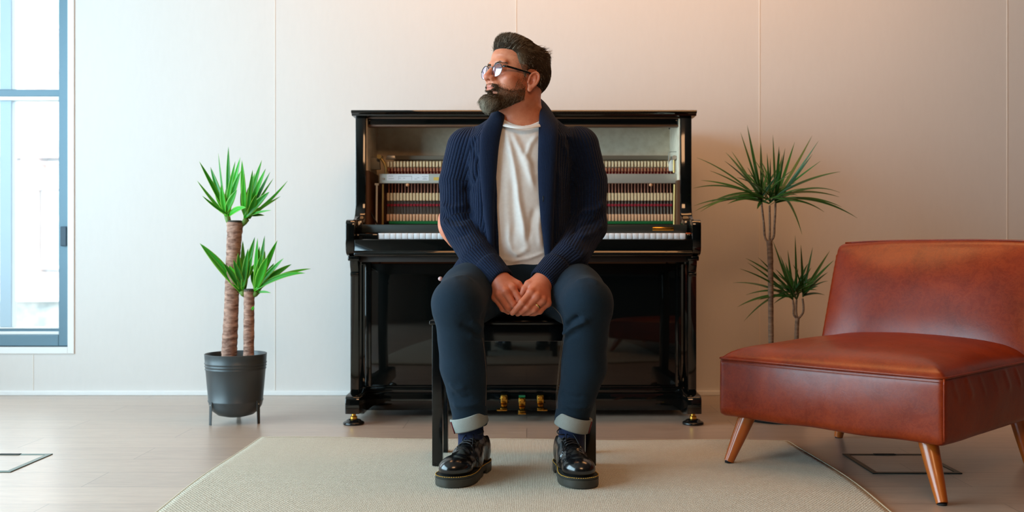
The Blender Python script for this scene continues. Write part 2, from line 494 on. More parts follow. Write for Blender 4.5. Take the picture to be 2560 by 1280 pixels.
w2 = obj('window_2', boxes([(XL-.14, XL-.06, LY0, LY1, LZ0, LZ0+.06), (XL-.14, XL-.06, LY0, LY1, LZ1-.06, LZ1)] +
                           [(XL-.14, XL-.06, y-.03, y+.03, LZ0+.06, LZ1-.06) for y in (LY0+.03, .82, 1.85, 2.88, LY1-.03)], .003), M_FRAME, smooth=False)
tag(w2, kind='structure')
obj('window_pane', boxes([(XL-.105, XL-.099, LY0+.03, LY1-.03, LZ0+.05, LZ1-.05)]), M_GLASS, w2, smooth=False)

# the building across the street
bY = 14.0
M_STONE = noisy('pale_sandstone', lin(214, 180, 164), lin(230, 202, 186), 3, .8)
M_CREAM = noisy('cream_render', lin(240, 236, 230), lin(248, 245, 240), 2, .8)
M_PANE = mat('street_window_glass', lin(168, 190, 190), .08)
bl = empty('street_building', (-6.9, bY, -3.0), 'pale stone building with tall sash windows seen through the window', 'building')
def bx(px0, px1, py0, py1, Y=bY):
    a, b = W(px0, py0, Y), W(px1, py1, Y); return a.x, b.x, b.z, a.z
fac = []
def fb(px0, px1, py0, py1, y0, y1):
    x0, x1, z0, z1 = bx(px0, px1, py0, py1); return (x0, x1, bY+y0, bY+y1, z0, z1)
obj('facade', boxes([(-12, -4.5, bY+.25, bY+.6, -3.2, 11)]), M_CREAM, bl, smooth=False)
for k, (p0, p1) in enumerate(((58, 100), (-190, -148), (306, 348))):
    pil = obj('pilaster', boxes([fb(p0+6, p1-6, -900, 120, -.05, .26), fb(p0+8, p1-8, 120, 350, -.02, .26), fb(p0, p1, 66, 82, -.12, .26), fb(p0+2, p1-2, 82, 122, -.08, .26),
                       fb(p0, p1, 350, 372, -.12, .26), fb(p0+2, p1-2, 372, 410, -.08, .26), fb(p0+5, p1-5, 410, 690, -.05, .26)], .01), M_STONE, bl, smooth=False)
obj('cornice', boxes([(-12, -4.5, bY-.06, bY+.26, *[bx(0, 1, a, b)[i] for i in (2, 3)]) for a, b in ((78, 84), (170, 178), (385, 394), (405, 410), (466, 474))], .01), M_STONE, bl, smooth=False)
obj('plinth', boxes([(-12, -4.5, bY-.10, bY+.26, *bx(0, 1, 682, 735)[2:])], .01), M_STONE, bl, smooth=False)
obj('ledge', boxes([(-12, -4.5, bY-.2, bY+.26, *bx(0, 1, 735, 752)[2:])], .01), M_CREAM, bl, smooth=False)
obj('basement_wall', boxes([(-12, -4.5, bY-.06, bY+.26, -3.2, bx(0, 1, 752, 752)[2])]), noisy('street_stone', lin(150, 160, 160), lin(205, 205, 200), 5, .9), bl, smooth=False)
for p0, p1, y0, y1 in ((18, 56, -200, 52), (104, 150, -200, 60), (22, 62, 485, 662), (108, 156, 485, 662), (20, 60, 255, 340), (106, 150, 255, 340), (-140, -60, 485, 662), (-140, -60, -200, 52)):
    f = obj('sash_window', boxes([fb(p0-6, p1+6, y0-8, y1+10, .02, .26)], .01), M_CREAM, bl, smooth=False)
    if y1 < 300 or y0 > 300:
        ym = y0 + (y1-y0)*.34
        obj('pane', boxes([fb(p0, p1, y0, ym-8, .0, .03), fb(p0, p1, ym+10, y1, .0, .03)]), M_PANE, f, smooth=False)
tag(obj('street', boxes([(-30, 10, 5.2, 30, -3.3, -3.2)]), noisy('asphalt', lin(110, 110, 108), lin(130, 130, 126), 10, .9), smooth=False), kind='structure')

# floor boxes
M_FBOX = mat('green_grey_metal_rim', lin(92, 108, 100), .35, metal=.6)
M_FBD = mat('dark_recess', lin(22, 26, 24), .6)
def floor_box(x0, x1, y0, y1, label, rim):
    r = .018
    o = empty('floor_box', ((x0+x1)/2, (y0+y1)/2, 0), label, 'floor box', group=None)
    obj('rim', boxes([(x0, x1, y0, y0+r, 0, .003), (x0, x1, y1-r, y1, 0, .003), (x0, x0+r, y0+r, y1-r, 0, .003), (x1-r, x1, y0+r, y1-r, 0, .003)], .001), rim, o, smooth=False)
    obj('cover', boxes([(x0+r, x1-r, y0+r, y1-r, 0, .0012)]), M_FLOOR, o, smooth=False)
    obj('cable_flap', boxes([((x0+x1)/2-.035, (x0+x1)/2+.035, y1-r-.002, y1-.003, .003, .0042)]), M_FBD, o, smooth=False)
floor_box(1.060, 1.335, 3.05, 3.345, 'square floor socket box in dark metal rim under the leather chair', mat('dark_metal_rim', lin(44, 52, 48), .35, metal=.5))
floor_box(-1.87, -1.592, 3.07, 3.345, 'square floor socket box with pale metal rim near the window', M_FBOX)

# rug
def m_rug():
    m = mat('woven_wool_rug', lin(196, 186, 160), .95, sheen=.2); t = NT(m)
    br = t.n('TexBrick'); br.offset = .5
    for k, x in (('Scale', 1.0), ('Brick Width', .0098), ('Row Height', .0068), ('Mortar Size', .0017), ('Mortar Smooth', 1.0)): br.inputs[k].default_value = x
    v0 = t.coords('Object'); nz = t.n('TexNoise'); nz.inputs['Scale'].default_value = 90; nz.inputs['Detail'].default_value = 2; t.l(v0, nz.inputs['Vector'])
    wv = t.n('VectorMath'); wv.operation = 'MULTIPLY_ADD'; t.l(nz.outputs['Color'], wv.inputs[0]); wv.inputs[1].default_value = (.004, .003, 0); t.l(v0, wv.inputs[2])
    t.l(wv.outputs[0], br.inputs['Vector'])
    br.inputs['Color1'].default_value = (0, 0, 0, 1); br.inputs['Color2'].default_value = (1, 1, 1, 1)
    f = t.noise(v0, 260, 3); g2 = t.noise(v0, 5, 3)
    c = t.mix(.5, t.ramp(br.outputs['Color'], [(0, lin(218, 208, 184)), (1, lin(243, 235, 214))]), t.ramp(f, [(.3, lin(212, 202, 178)), (.7, lin(243, 236, 216))]))
    c = t.mix(.25, c, t.ramp(g2, [(.3, lin(222, 214, 190)), (.7, lin(238, 228, 206))]))
    c = t.mix(br.outputs['Fac'], c, lin(192, 180, 152)); t.base(c)
    t.normal(t.bump(t.math('SUBTRACT', t.math('MULTIPLY', f, .3), br.outputs['Fac']), 1.0, .0055)); return m
M_RUG = m_rug()
M_BIND = noisy('rug_binding_tape', lin(176, 168, 146), lin(196, 188, 164), 300, .9, .4, .001)
def rug_xy(u, v):          # u 0..1 left to right, v 0..1 front to back
    l = Vector((-.955, 1.25)).lerp(Vector((-.966, 3.60)), v); r = Vector((.955, 1.25)).lerp(Vector((.932, 3.53)), v)
    p = l.lerp(r, u)
    p.x += .010*math.sin(v*9+1)*(u-.5)*2
    return p
def rug_z(u, v):
    e = math.exp(-((1-u)/.07)**2)*(.5+.5*math.sin(v*13-2.2)) + .6*math.exp(-((1-v)/.04)**2)*(.5+.5*math.sin(u*16))
    return .008 + .007*e + .0012*math.sin(v*20+u*7)
nu, nv = 90, 110
V = []; F = []
for j in range(nv+1):
    for i in range(nu+1):
        u, v = i/nu, j/nv; p = rug_xy(u, v); V.append(Vector((p.x, p.y, rug_z(u, v))))
for j in range(nv):
    for i in range(nu):
        a = j*(nu+1)+i; F.append((a, a+1, a+nu+2, a+nu+1))
k = len(V)
ring = [i for i in range(nu+1)] + [j*(nu+1)+nu for j in range(1, nv+1)] + [nv*(nu+1)+i for i in range(nu-1, -1, -1)] + [j*(nu+1) for j in range(nv-1, 0, -1)]
for i in ring: V.append(Vector((V[i].x, V[i].y, .0005)))
for a in range(len(ring)):
    b = (a+1) % len(ring); F.append((ring[b], ring[a], k+a, k+b))
rug = tag(obj('rug', (V, F), M_RUG), 'beige woven rug lying under the piano bench and the seated man', 'rug')
edge = [V[i]+Vector((0, 0, -.0035)) for i in ring]
obj('binding', tube(edge, .0046, 8, closed=True), M_BIND, rug)
# ---------------------------------------------------------------- upright piano
M_BLACK = mat('black_polyester', lin(9, 11, 10), .06, spec=.5, coat=.3)
M_BLACKS = mat('black_satin', lin(14, 16, 15), .28)
M_NAMEB = mat('black_satin_fallboard', lin(40, 46, 43), .32)
M_BRASS = mat('brass', lin(214, 160, 66), .22, metal=1.0)
M_STEEL = mat('brushed_steel', lin(176, 172, 164), .38, metal=.8)
M_RAIL = mat('silver_painted_rail', lin(172, 170, 160), .42, metal=.25)
M_BWOOD = noisy('brown_case_wood', lin(84, 54, 32), lin(104, 68, 42), 6, .5, .1, .001, (1, 1, .1))
M_DKW = mat('dark_stained_wood', lin(38, 24, 15), .5)
M_FELT = noisy('beige_back_felt', lin(222, 202, 172), lin(242, 226, 200), 28, .95, .5, .004)
M_HAMW = noisy('pale_hammer_wood', lin(226, 196, 150), lin(240, 214, 172), 40, .6)
M_BUTT = noisy('pale_maple', lin(222, 190, 142), lin(236, 208, 164), 40, .6)
M_SHANK = noisy('red_brown_shank_wood', lin(172, 104, 74), lin(190, 122, 90), 40, .5)
M_REDF = mat('red_felt', lin(150, 30, 44), .9)
M_GREENF = mat('green_felt', lin(14, 104, 52), .95)
M_IVORY = mat('white_key_plastic', lin(232, 233, 236), .18)
M_WHITEP = mat('white_bracket_paint', lin(222, 218, 206), .5)
M_GREYB = mat('grey_cast_bracket', lin(128, 120, 104), .5, metal=.3)
M_BRASSR = mat('dull_brass_rod', lin(176, 146, 88), .4, metal=.7)
PX0, PX1 = -.711, .684
pn = empty('upright_piano', (-.015, 4.2, 0), 'black upright piano with its front panel off, standing against the wall', 'piano')
def P(name, data, m, parent=None, smooth=False, bev=0.0, ang=30):
    if isinstance(data, list): data = boxes(data, bev)
    elif isinstance(data, tuple) and bev: data = fix(data, bev)
    elif isinstance(data, tuple): data = fix(data)
    o = obj(name, data, m, parent or pn, smooth=True)
    return sharp(o, ang)
UF = 4.13            # front of the upper case
# lid with a stepped, overhanging edge
P('lid', prism([(UF-.03, 1.263), (UF-.034, 1.257), (UF-.026, 1.252), (UF-.018, 1.249), (UF-.016, 1.243), (4.62, 1.243), (4.62, 1.265), (UF-.028, 1.265)], 'x', PX0-.013, PX1+.017), M_BLACK, bev=.0015)
P('top_rail', [(PX0+.04, PX1-.04, UF+.03, UF+.06, 1.212, 1.243)], M_BLACK, bev=.002)
P('rail_reflection', [(PX0+.042, PX1-.042, UF+.028, UF+.075, 1.204, 1.212), (PX0+.042, PX1-.042, UF+.018, UF+.03, 1.236, 1.242)], M_BWOOD, bev=.002)  # brown reflections along the black rail, put in as coloured strips
# side panels: upper pillar with a scrolled foot that flows onto the arm
def side(x0, x1):
    curve = [(UF, 1.243), (UF, .90), (UF-.003, .86), (UF-.012, .838), (UF-.03, .822), (UF-.055, .812), (UF-.09, .808)]
    return prism(curve + [(UF-.09, .63), (UF+.0, .63), (UF+.0, .0305), (4.6, .0305), (4.6, 1.243)], 'x', x0, x1)
P('side_panel', side(PX0, PX0+.042), M_BLACK, bev=.003)
P('side_panel', side(PX1-.046, PX1), M_BLACK, bev=.003)
# arms (cheeks) with rounded front, a fluted face on the left
def arm(x0, x1):
    pr = [(UF-.06, .808), (3.925, .808), (3.912, .804), (3.904, .794), (3.902, .78), (3.902, .70), (3.906, .684), (3.914, .674), (3.926, .668), (3.94, .664), (UF-.02, .664)]
    return prism(pr, 'x', x0, x1)
P('arm', arm(PX0, PX0+.035), M_BLACK, bev=.003)
P('arm', arm(PX1-.035, PX1), M_BLACK, bev=.003)
# legs (consoles) with a moulded capital, standing on toes
def leg(x0, x1):
    sh = [(3.925, .664), (3.925, .652), (3.93, .648), (3.93, .636), (3.934, .622), (3.942, .61), (3.944, .6), (3.938, .596), (3.938, .588), (3.944, .584), (3.944, .115), (3.974, .115), (3.974, .64), (4.0, .664)]
    return prism(sh, 'x', x0, x1)
P('front_leg', leg(PX0+.012, PX0+.045), M_BLACK, bev=.002)
P('front_leg', leg(PX1-.045, PX1-.012), M_BLACK, bev=.002)
P('leg_cap', [(PX0+.006, PX0+.052, 3.915, 4.0, .645, .664)], M_BLACK, bev=.004)
P('leg_cap', [(PX1-.052, PX1-.006, 3.915, 4.0, .645, .664)], M_BLACK, bev=.004)
def toe(x0, x1):
    pr = [(3.893, .046), (3.893, .098), (3.898, .110), (3.91, .117), (3.99, .118), (4.02, .125), (UF, .125), (UF, .028), (4.01, .028), (3.97, .040), (3.965, .040)]
    return prism(pr, 'x', x0, x1)
for x0, x1 in ((PX0, PX0+.056), (PX1-.056, PX1)):
    t_ = P('toe', toe(x0, x1), M_BLACK, bev=.003)
    xc = (x0+x1)/2
    cs = P('caster', lathe([(0, .052), (.009, .052), (.009, .034), (.014, .032), (.014, .022), (0, .022)], (xc, 3.93, 0), 20), M_BRASS, t_)
    for y_ in (4.5,):
        P('rear_caster', lathe([(0, .04), (.012, .04), (.012, .018), (0, .018)], (xc, y_, 0), 20), M_BRASS, t_)
# lower panel, bottom rail, inner posts
P('lower_panel', [(PX0+.062, PX1-.064, UF-.006, UF+.012, .128, .632)], M_BLACK, bev=.002)
P('inner_post', [(PX0+.042, PX0+.066, UF-.012, UF+.02, .10, .640)], M_BLACK, bev=.003)
P('inner_post', [(PX1-.068, PX1-.046, UF-.012, UF+.02, .10, .640)], M_BLACK, bev=.003)
P('bottom_rail', [(PX0+.042, PX1-.046, UF-.03, UF+.03, .028, .098), (PX0+.042, PX1-.046, UF-.022, UF+.03, .098, .118), (PX0+.042, PX1-.046, UF-.012, UF+.03, .118, .127)], M_BLACK, bev=.003)
P('back_frame', [(PX0+.042, PX1-.046, 4.56, 4.6, .03, 1.24), (PX0+.042, PX1-.046, UF+.03, 4.56, .03, .06)], M_BWOOD, bev=.002)
# key bed and key slip
P('key_bed', [(PX0+.035, PX1-.035, 3.93, 4.36, .662, .70)], M_BLACKS, bev=.002)
P('key_bed_underside', [(PX0+.04, PX1-.04, 3.95, UF, .640, .662)], M_DKW, bev=.002)
P('key_slip', prism([(3.905, .728), (3.912, .731), (3.934, .731), (3.934, .664), (3.896, .664), (3.892, .668), (3.894, .678), (3.905, .684)], 'x', PX0+.035, PX1-.035), M_BLACK, bev=.0015)
for x in (W(1112, 648, 4.02).x, W(1499, 648, 4.02).x):
    P('key_bed_clip', [(x-.009, x+.009, 4.0, 4.012, .640, .664)], M_RAIL, bev=.002)
KX0, KX1, KY = -.588, .629, 3.945
P('key_block', [(PX0+.035, KX0-.002, KY-.01, KY+.14, .70, .752)], M_BLACK, bev=.003)
kb = P('key_block', [(KX1+.002, PX1-.035, KY-.01, KY+.14, .70, .752)], M_BLACK, bev=.003)
P('red_felt_strip', [(KX1+.004, PX1-.037, KY-.012, KY+.02, .7525, .756)], mat('orange_felt', lin(214, 90, 30), .8), kb)
# 52 white keys, 36 black ones
kbd = P('keyboard', [(KX0, KX1, KY+.02, KY+.20, .70, .722)], M_BUTT)
kw = (KX1-KX0)/52
w0 = None
for i in range(52):
    x0 = KX0+i*kw
    if w0 is None: w0 = P('white_key', [(x0+.0006, x0+kw-.0006, KY-.004, KY+.145, .7315, .7545)], M_IVORY, kbd, bev=.0012)
    else: copy_obj(w0, kbd, (i*kw, 0, 0))
b0 = None
for i in range(51):
    if (i % 7) in (1, 4): continue              # A B | C D E | F G
    x0 = KX0+(i+1)*kw
    if b0 is None: bi = i; b0 = P('black_key', [(x0-.005, x0+.005, KY+.05, KY+.145, .752, .7655)], M_BLACKS, kbd, bev=.002)
    else: copy_obj(b0, kbd, ((i-bi)*kw, 0, 0))
# fallboard (name board) above the keys, with the brass plate
fbd = P('fallboard', [(W(906, 0, 4.0).x, W(1716, 0, 4.0).x, KY+.036, KY+.060, .7562, .790)], M_NAMEB, bev=.003)
nx0, nx1 = W(1631, 0, KY+.035).x, W(1684, 0, KY+.035).x
pl = P('name_plate', [(nx0, nx1, KY+.0335, KY+.036, .7655, .7795)], M_BRASS, fbd, bev=.001)
eng = []
for k_, (w_, h_) in enumerate(((.0042, .0030), (.0030, .0018), (.0034, .0020), (.0030, .0018), (.0038, .0022), (.0016, .0030), (.0042, .0030), (.0032, .0018), (.0030, .0020), (.0040, .0018), (.0030, .0018))):
    xa = nx0 + .014 + k_*.0055
    eng.append((xa, xa+w_, KY+.0331, KY+.0337, .7722-h_/2, .7722+h_/2))
P('engraving', eng, mat('engraved_brass', lin(138, 84, 26), .5, metal=.6), pl)
# ---- the inside: back felt, inner sides, iron bracket, action
P('back_felt', [(PX0+.042, PX1-.046, 4.42, 4.44, .9, 1.24)], M_FELT, bev=.001)
P('inner_lining', [(PX0+.042, PX0+.046, UF+.02, 4.42, 1.02, 1.24)], M_FELT)
P('inner_lining', [(PX1-.050, PX1-.046, UF+.02, 4.42, .98, 1.24)], M_FELT)
P('inner_cheek', [(PX0+.042, PX0+.052, UF+.02, 4.42, .72, 1.02)], M_BWOOD)
P('inner_cheek', [(PX1-.056, PX1-.046, UF+.02, 4.42, .72, .98)], M_BWOOD)
P('inner_back', [(PX0+.052, PX1-.056, 4.38, 4.40, .72, .98)], mat('dark_inner_wood', lin(58, 24, 18), .7))
def zy(py, Y): return EYE + (630-py)*Y/FOC
AY = 4.26                       # plane of the hammers
AX0, AX1 = W(968, 0, AY).x, W(1681, 0, AY).x
P('muffler_rail', [(W(985, 0, 4.36).x, W(1672, 0, 4.36).x, 4.355, 4.367, zy(400, 4.36), zy(389, 4.36))], M_GREYB, bev=.001)
P('pressure_bar', [(W(985, 0, 4.38).x, W(1690, 0, 4.38).x, 4.375, 4.40, zy(413, 4.38), zy(400.5, 4.38))], mat('tan_felt_strip', lin(196, 160, 118), .9), bev=.001)
ac = P('action', [(AX0-.02, AX1+.02, AY+.045, AY+.06, zy(556, AY), zy(425, AY)-.02)], mat('dark_action_rail', lin(66, 34, 20), .8))
N = 88; step = (AX1-AX0)/N
def row(name, build, m):
    o = P(name, build(AX0+step*.5), m, ac)
    for i in range(1, N): copy_obj(o, ac, (i*step, 0, 0))
    return o
zt, zb = zy(404, AY), zy(419, AY)
# hammer: slanted pale head (felt and moulding) on a thin round shank
def hammer_head(x):
    w = step*.31
    return join(prism([(AY-.022, zt-.004), (AY-.016, zt+.001), (AY+.03, zt-.001), (AY+.034, zt-.012), (AY-.016, zb-.001), (AY-.022, zb+.002)], 'x', x-w, x+w))
h0 = P('hammer', fix(hammer_head(AX0+step*.5), .001), M_HAMW, ac)
wd = P('hammer_moulding', [(AX0+step*.5-step*.3, AX0+step*.5+step*.3, AY-.010, AY+.012, zy(429, AY), zb)], M_SHANK, ac, bev=.001)
sh = P('hammer_shank', tube([(AX0+step*.5, AY+.004, zy(429, AY)+.002), (AX0+step*.5, AY+.006, zy(484, AY))], .0026, 8), M_SHANK, ac, smooth=True)
bt = P('hammer_butt', [(AX0+step*.5-step*.36, AX0+step*.5+step*.36, AY-.02, AY+.012, zy(502, AY), zy(483, AY))], M_BUTT, ac, bev=.0012)
jk = P('bridle_wire', join(tube([(AX0+step*.5-.002, AY-.008, zy(501, AY)), (AX0+step*.5-.002, AY-.008, zy(538, AY))], .0012, 6), tube([(AX0+step*.5+.003, AY+.004, zy(501, AY)), (AX0+step*.5+.003, AY+.004, zy(538, AY))], .0015, 6)), M_STEEL, ac, smooth=True)
ct = P('catcher_felt', [(AX0+step*.5-step*.42, AX0+step*.5+step*.34, AY-.012, AY+.0, zy(516, AY), zy(510, AY))], M_REDF, ac, bev=.0012)
wp = P('wippen', [(AX0+step*.5-step*.36, AX0+step*.5+step*.36, AY-.03, AY+.01, zy(553, AY), zy(536, AY))], M_BUTT, ac, bev=.0012)
M_WIP = noisy('wippen_maple', lin(208, 160, 122), lin(224, 180, 140), 40, .6); wp.data.materials[0] = M_WIP
for o in (h0, wd, sh, bt, jk, ct, wp):
    for i in range(1, N): copy_obj(o, ac, (i*step, 0, 0))
P('green_felt_strip', [(AX0+.012, AX1, AY-.034, AY+.0, zy(558, AY)-.004, zy(553.5, AY))], M_GREENF, ac, bev=.001)
P('red_felt_back', [(AX0, AX1+.01, AY+.03, AY+.044, zy(436, AY), zy(420, AY))], M_REDF, ac)
# hammer rest rail: long silver bar with screws, paper label and yellow sticker
HR = 4.205
x0, x1 = W(948, 0, HR).x, W(1698, 0, HR).x
hr = P('hammer_rail', [(x0, x1, HR, HR+.018, zy(458, HR), zy(434.5, HR))], M_RAIL, bev=.002)
for px in (958, 1689):
    c = W(px, 447, HR)
    P('rail_screw', tube([(c.x, HR-.004, c.z), (c.x, HR+.002, c.z)], .0052, 16), M_STEEL, hr)
a, b = W(967, 0, HR), W(1072, 0, HR)
lb = P('paper_label', [(a.x, b.x, HR-.0006, HR, zy(451.5, HR), zy(435.5, HR))], mat('white_paper', lin(224, 226, 232), .6), hr)
M_INK = mat('grey_ink', lin(110, 112, 124), .7)
for px0, px1, y in ((971, 983, 440), (971, 985, 446.5), (997, 1030, 440.5), (998, 1002, 445.5), (1008, 1013, 445.5), (1036, 1043, 447.5), (1043, 1048, 444), (1055, 1069, 441), (1058, 1066, 445), (1056, 1068, 448)):
    P('printed_line', [(W(px0, 0, HR).x, W(px1, 0, HR).x, HR-.0009, HR-.0005, zy(y+.5, HR), zy(y-.3, HR))], M_INK, lb)
for px0, px1 in ((996.4, 997), (1029, 1029.6)):
    P('printed_line', [(W(px0, 0, HR).x, W(px1, 0, HR).x, HR-.0009, HR-.0005, zy(450, HR), zy(440, HR))], M_INK, lb)
P('yellow_sticker', [(W(1084, 0, HR).x, W(1098, 0, HR).x, HR-.0006, HR, zy(451, HR), zy(443, HR))], mat('yellow_sticker', lin(214, 178, 84), .6), hr)
for px in (1019, 1627):
    c = W(px, 462, HR+.006)
    P('rail_hook', lathe([(0, .006), (.005, .005), (.008, 0), (.006, -.005), (0, -.007)], (c.x, c.y, c.z), 16), mat('pink_wood_peg', lin(226, 164, 120), .5), hr)
# brackets, rods and wires at both ends
c = W(934, 0, 4.24)
P('action_bracket', prism([(W(917, 0, 4.24).x, zy(424, 4.24)), (W(951, 0, 4.24).x, zy(424, 4.24)), (W(949, 0, 4.24).x, zy(400, 4.24)), (W(944, 0, 4.24).x, zy(394, 4.24)), (W(924, 0, 4.24).x, zy(393, 4.24)), (W(920, 0, 4.24).x, zy(398, 4.24))], 'y', 4.235, 4.26), M_GREYB, bev=.003)
c = W(950, 393, 4.23)
P('bracket_knob', tube([(c.x, 4.205, c.z), (c.x, 4.26, c.z)], .0098, 20), M_BRASSR, smooth=True)
P('bracket_arm', tube([W(953, 396, 4.23), W(961, 408, 4.23), W(965, 420, 4.23), W(965, 436, 4.23)], [.006, .007, .006, .004], 10), M_BRASSR, smooth=True)
P('spring_clip', prism([(W(965, 0, 4.3).x, zy(399, 4.3)), (W(990, 0, 4.3).x, zy(399, 4.3)), (W(988, 0, 4.3).x, zy(389, 4.3)), (W(968, 0, 4.3).x, zy(389, 4.3))], 'y', 4.29, 4.31), M_STEEL, bev=.002)
c = W(1683, 0, 4.25)
P('action_bracket', prism([(W(1674, 0, 4.24).x, zy(428, 4.24)), (W(1700, 0, 4.24).x, zy(428, 4.24)), (W(1702, 0, 4.24).x, zy(412, 4.24)), (W(1698, 0, 4.24).x, zy(402, 4.24)), (W(1676, 0, 4.24).x, zy(400, 4.24)), (W(1671, 0, 4.24).x, zy(412, 4.24))], 'y', 4.235, 4.26), M_WHITEP, bev=.004)
c = W(1684, 395, 4.23)
P('bracket_knob', tube([(c.x, 4.205, c.z), (c.x, 4.26, c.z)], .0095, 20), M_STEEL, smooth=True)
P('bracket_wire', tube([W(1671, 410, 4.22), W(1672, 382, 4.22), W(1676, 379.5, 4.22), W(1702, 379.5, 4.22)], .0016, 8), M_STEEL, smooth=True)
P('bracket_arm', tube([W(1685, 400, 4.225), W(1685, 432, 4.225)], .0045, 10), M_BRASSR, smooth=True)
for px, m, r in ((942, M_WHITEP, .0042), (957.5, M_BRASSR, .0046), (1686.5, M_BRASSR, .0046)):
    P('pedal_rod', tube([W(px, 461, 4.21), W(px-.5, 500, 4.21), W(px-1, 562, 4.21)], r, 10), m, smooth=True)
P('rod_nut', tube([W(937, 461, 4.21), W(947, 461, 4.21)], .0048, 10), M_WHITEP, smooth=True)
P('tape_cord', tube([W(919, 505, 4.2), W(924, 524, 4.2), W(931, 540, 4.2), W(939, 553, 4.2), W(944, 562, 4.2)], .003, 8), M_BLACKS, smooth=True)
for px, py in ((1463, 314), (1674, 321), (1700, 316)):
    c = W(px, py, 4.418)
    P('felt_nail', tube([(c.x, 4.405, c.z), (c.x, 4.42, c.z)], .004, 12), M_FBD)
# pedals
for px, sgn in ((1258, -1), (1305, 0), (1353, 1)):
    x = W(px, 0, 4.05).x + (.003*-sgn)
    dz = -.010 if sgn == 0 else 0
    foot = (x-.0160, x+.0160) if sgn == 0 else ((x-.0270, x+.0140) if sgn < 0 else (x-.0140, x+.0270))
    pd = P('pedal', fix(join(prism([(4.09, .060+dz), (4.03, .058+dz), (4.005, .052+dz), (4.005, .045+dz*1.4), (4.012, .042+dz*1.4), (4.035, .050+dz), (4.09, .052+dz)], 'x', x-.0130, x+.0130),
                          prism([(4.020, .050+dz*1.4), (3.985, .0485+dz*1.4), (3.982, .046+dz*1.4), (3.985, .043+dz*1.4), (4.020, .042+dz*1.4)], 'x', *foot)), .0018), M_BRASS, smooth=True)
    P('pedal_guard', fix(prism([(4.10, .060+dz), (4.070, .060+dz), (4.066, .064+dz), (4.064, .074+dz), (4.068, .092+dz), (4.072, .096+dz), (4.10, .096+dz)], 'x', x-.0132, x+.0132), .0022), M_BRASS, pd, smooth=True)
    P('guard_boss', tube([(x, 4.066, .084+dz), (x, 4.061, .084+dz)], [.0085, .0076], 20), M_BRASS, pd, smooth=True)
    if sgn < 0: P('pedal_pin', tube([(x-.018, 4.07, .082), (x-.008, 4.07, .082)], .0032, 12), M_BRASS, pd, smooth=True)
c = W(1305, 1000, 4.06)
P('pedal_felt', [(c.x-.013, c.x+.013, 4.066, 4.10, .0865, .0905)], M_GREENF)
# caster cups under the four feet
M_CUP = mat('black_caster_cup', lin(16, 17, 17), .22)
def cup(x, y, label):
    o = obj('caster_cup', lathe([(0, 0), (.040, 0), (.042, .003), (.041, .009), (.036, .012), (.031, .013), (.027, .019), (.022, .020), (.018, .017), (0, .0165)], (0, 0, 0), 40), M_CUP)
    o.location = (x, y, 0); tag(o, label, 'caster cup'); sharp(o, 50)
cup(PX0+.028, 3.93, "black caster cup under the piano's left front foot")
cup(PX1-.028, 3.93, "black caster cup under the piano's right front foot")
cup(PX0+.028, 4.5, "black caster cup behind the piano's left front foot, near the wall")
cup(PX1-.028, 4.5, "black caster cup behind the piano's right front foot, near the wall")

# ---------------------------------------------------------------- bench
M_BENCH = mat('black_lacquer_bench', lin(12, 13, 13), .16)
bn = empty('piano_bench', (-.04, 3.24, 0), 'black wooden piano bench the man sits on', 'bench')
BX0, BX1, BY0, BY1 = -.297, .217, 3.12, 3.36
P('seat', [(BX0-.008, BX1+.008, BY0-.012, BY1+.012, .452, .466)], M_BENCH, bn, bev=.004)
P('apron', [(BX0+.03, BX1-.03, BY0+.006, BY0+.022, .400, .452), (BX0+.03, BX1-.03, BY1-.022, BY1-.006, .400, .452), (BX0+.006, BX0+.022, BY0+.03, BY1-.03, .4, .452), (BX1-.022, BX1-.006, BY0+.03, BY1-.03, .4, .452)], M_BENCH, bn, bev=.002)
for x in (BX0, BX1-.033):
    for y in (BY0, BY1-.033):
        P('leg', [(x, x+.033, y, y+.033, rug_z(.5, .8)+.0003, .452)], M_BENCH, bn, bev=.0025)
# ---------------------------------------------------------------- leather chair
def m_leather():
    m = mat('cognac_leather', lin(126, 44, 18), .32, spec=.38, coat=.06, coat_rough=.25); t = NT(m)
    v = t.coords('Object'); g = t.noise(v, 7, 5, .62, .5); f = t.noise(v, 420, 3, .6); cr = t.noise(v, 38, 6, .7, 1.5)
    c = t.ramp(g, [(.28, lin(104, 28, 4)), (.52, lin(130, 40, 7)), (.76, lin(152, 55, 12))])
    c = t.mix(.18, c, t.ramp(cr, [(.45, lin(110, 31, 6)), (.52, lin(168, 74, 28)), (.59, lin(110, 31, 6))])); t.base(c)
    t.rough(t.math('MULTIPLY_ADD', cr, .18, .22))
    n1 = t.bump(f, .12, .0006); t.normal(t.bump(cr, .12, .002, n1)); return m
M_LEATHER = m_leather()
M_THREAD = mat('leather_seam', lin(122, 52, 28), .5)
M_LEGW = noisy('honey_beech', lin(168, 82, 20), lin(192, 100, 30), 12, .3, .03, .001, (1, 1, .12), coat=.3)
AC = Vector((.6146, 3.187, 0)); AU = Vector((.695, -.719, 0)); AV = Vector((.719, .695, 0)); AW, AD = .724, .80
def A(u, v, z): return AC + AU*u + AV*v + Vector((0, 0, z))
ch = empty('lounge_chair', A(AW/2, AD/2, 0), 'low armless cognac leather lounge chair on splayed wooden legs', 'armchair', rz=math.atan2(AU.y, AU.x))
def to_world(V):
    return np.array([AC.x, AC.y, 0]) + V[:, :1]*np.array([AU.x, AU.y, 0]) + V[:, 1:2]*np.array([AV.x, AV.y, 0]) + V[:, 2:3]*np.array([0, 0, 1.])
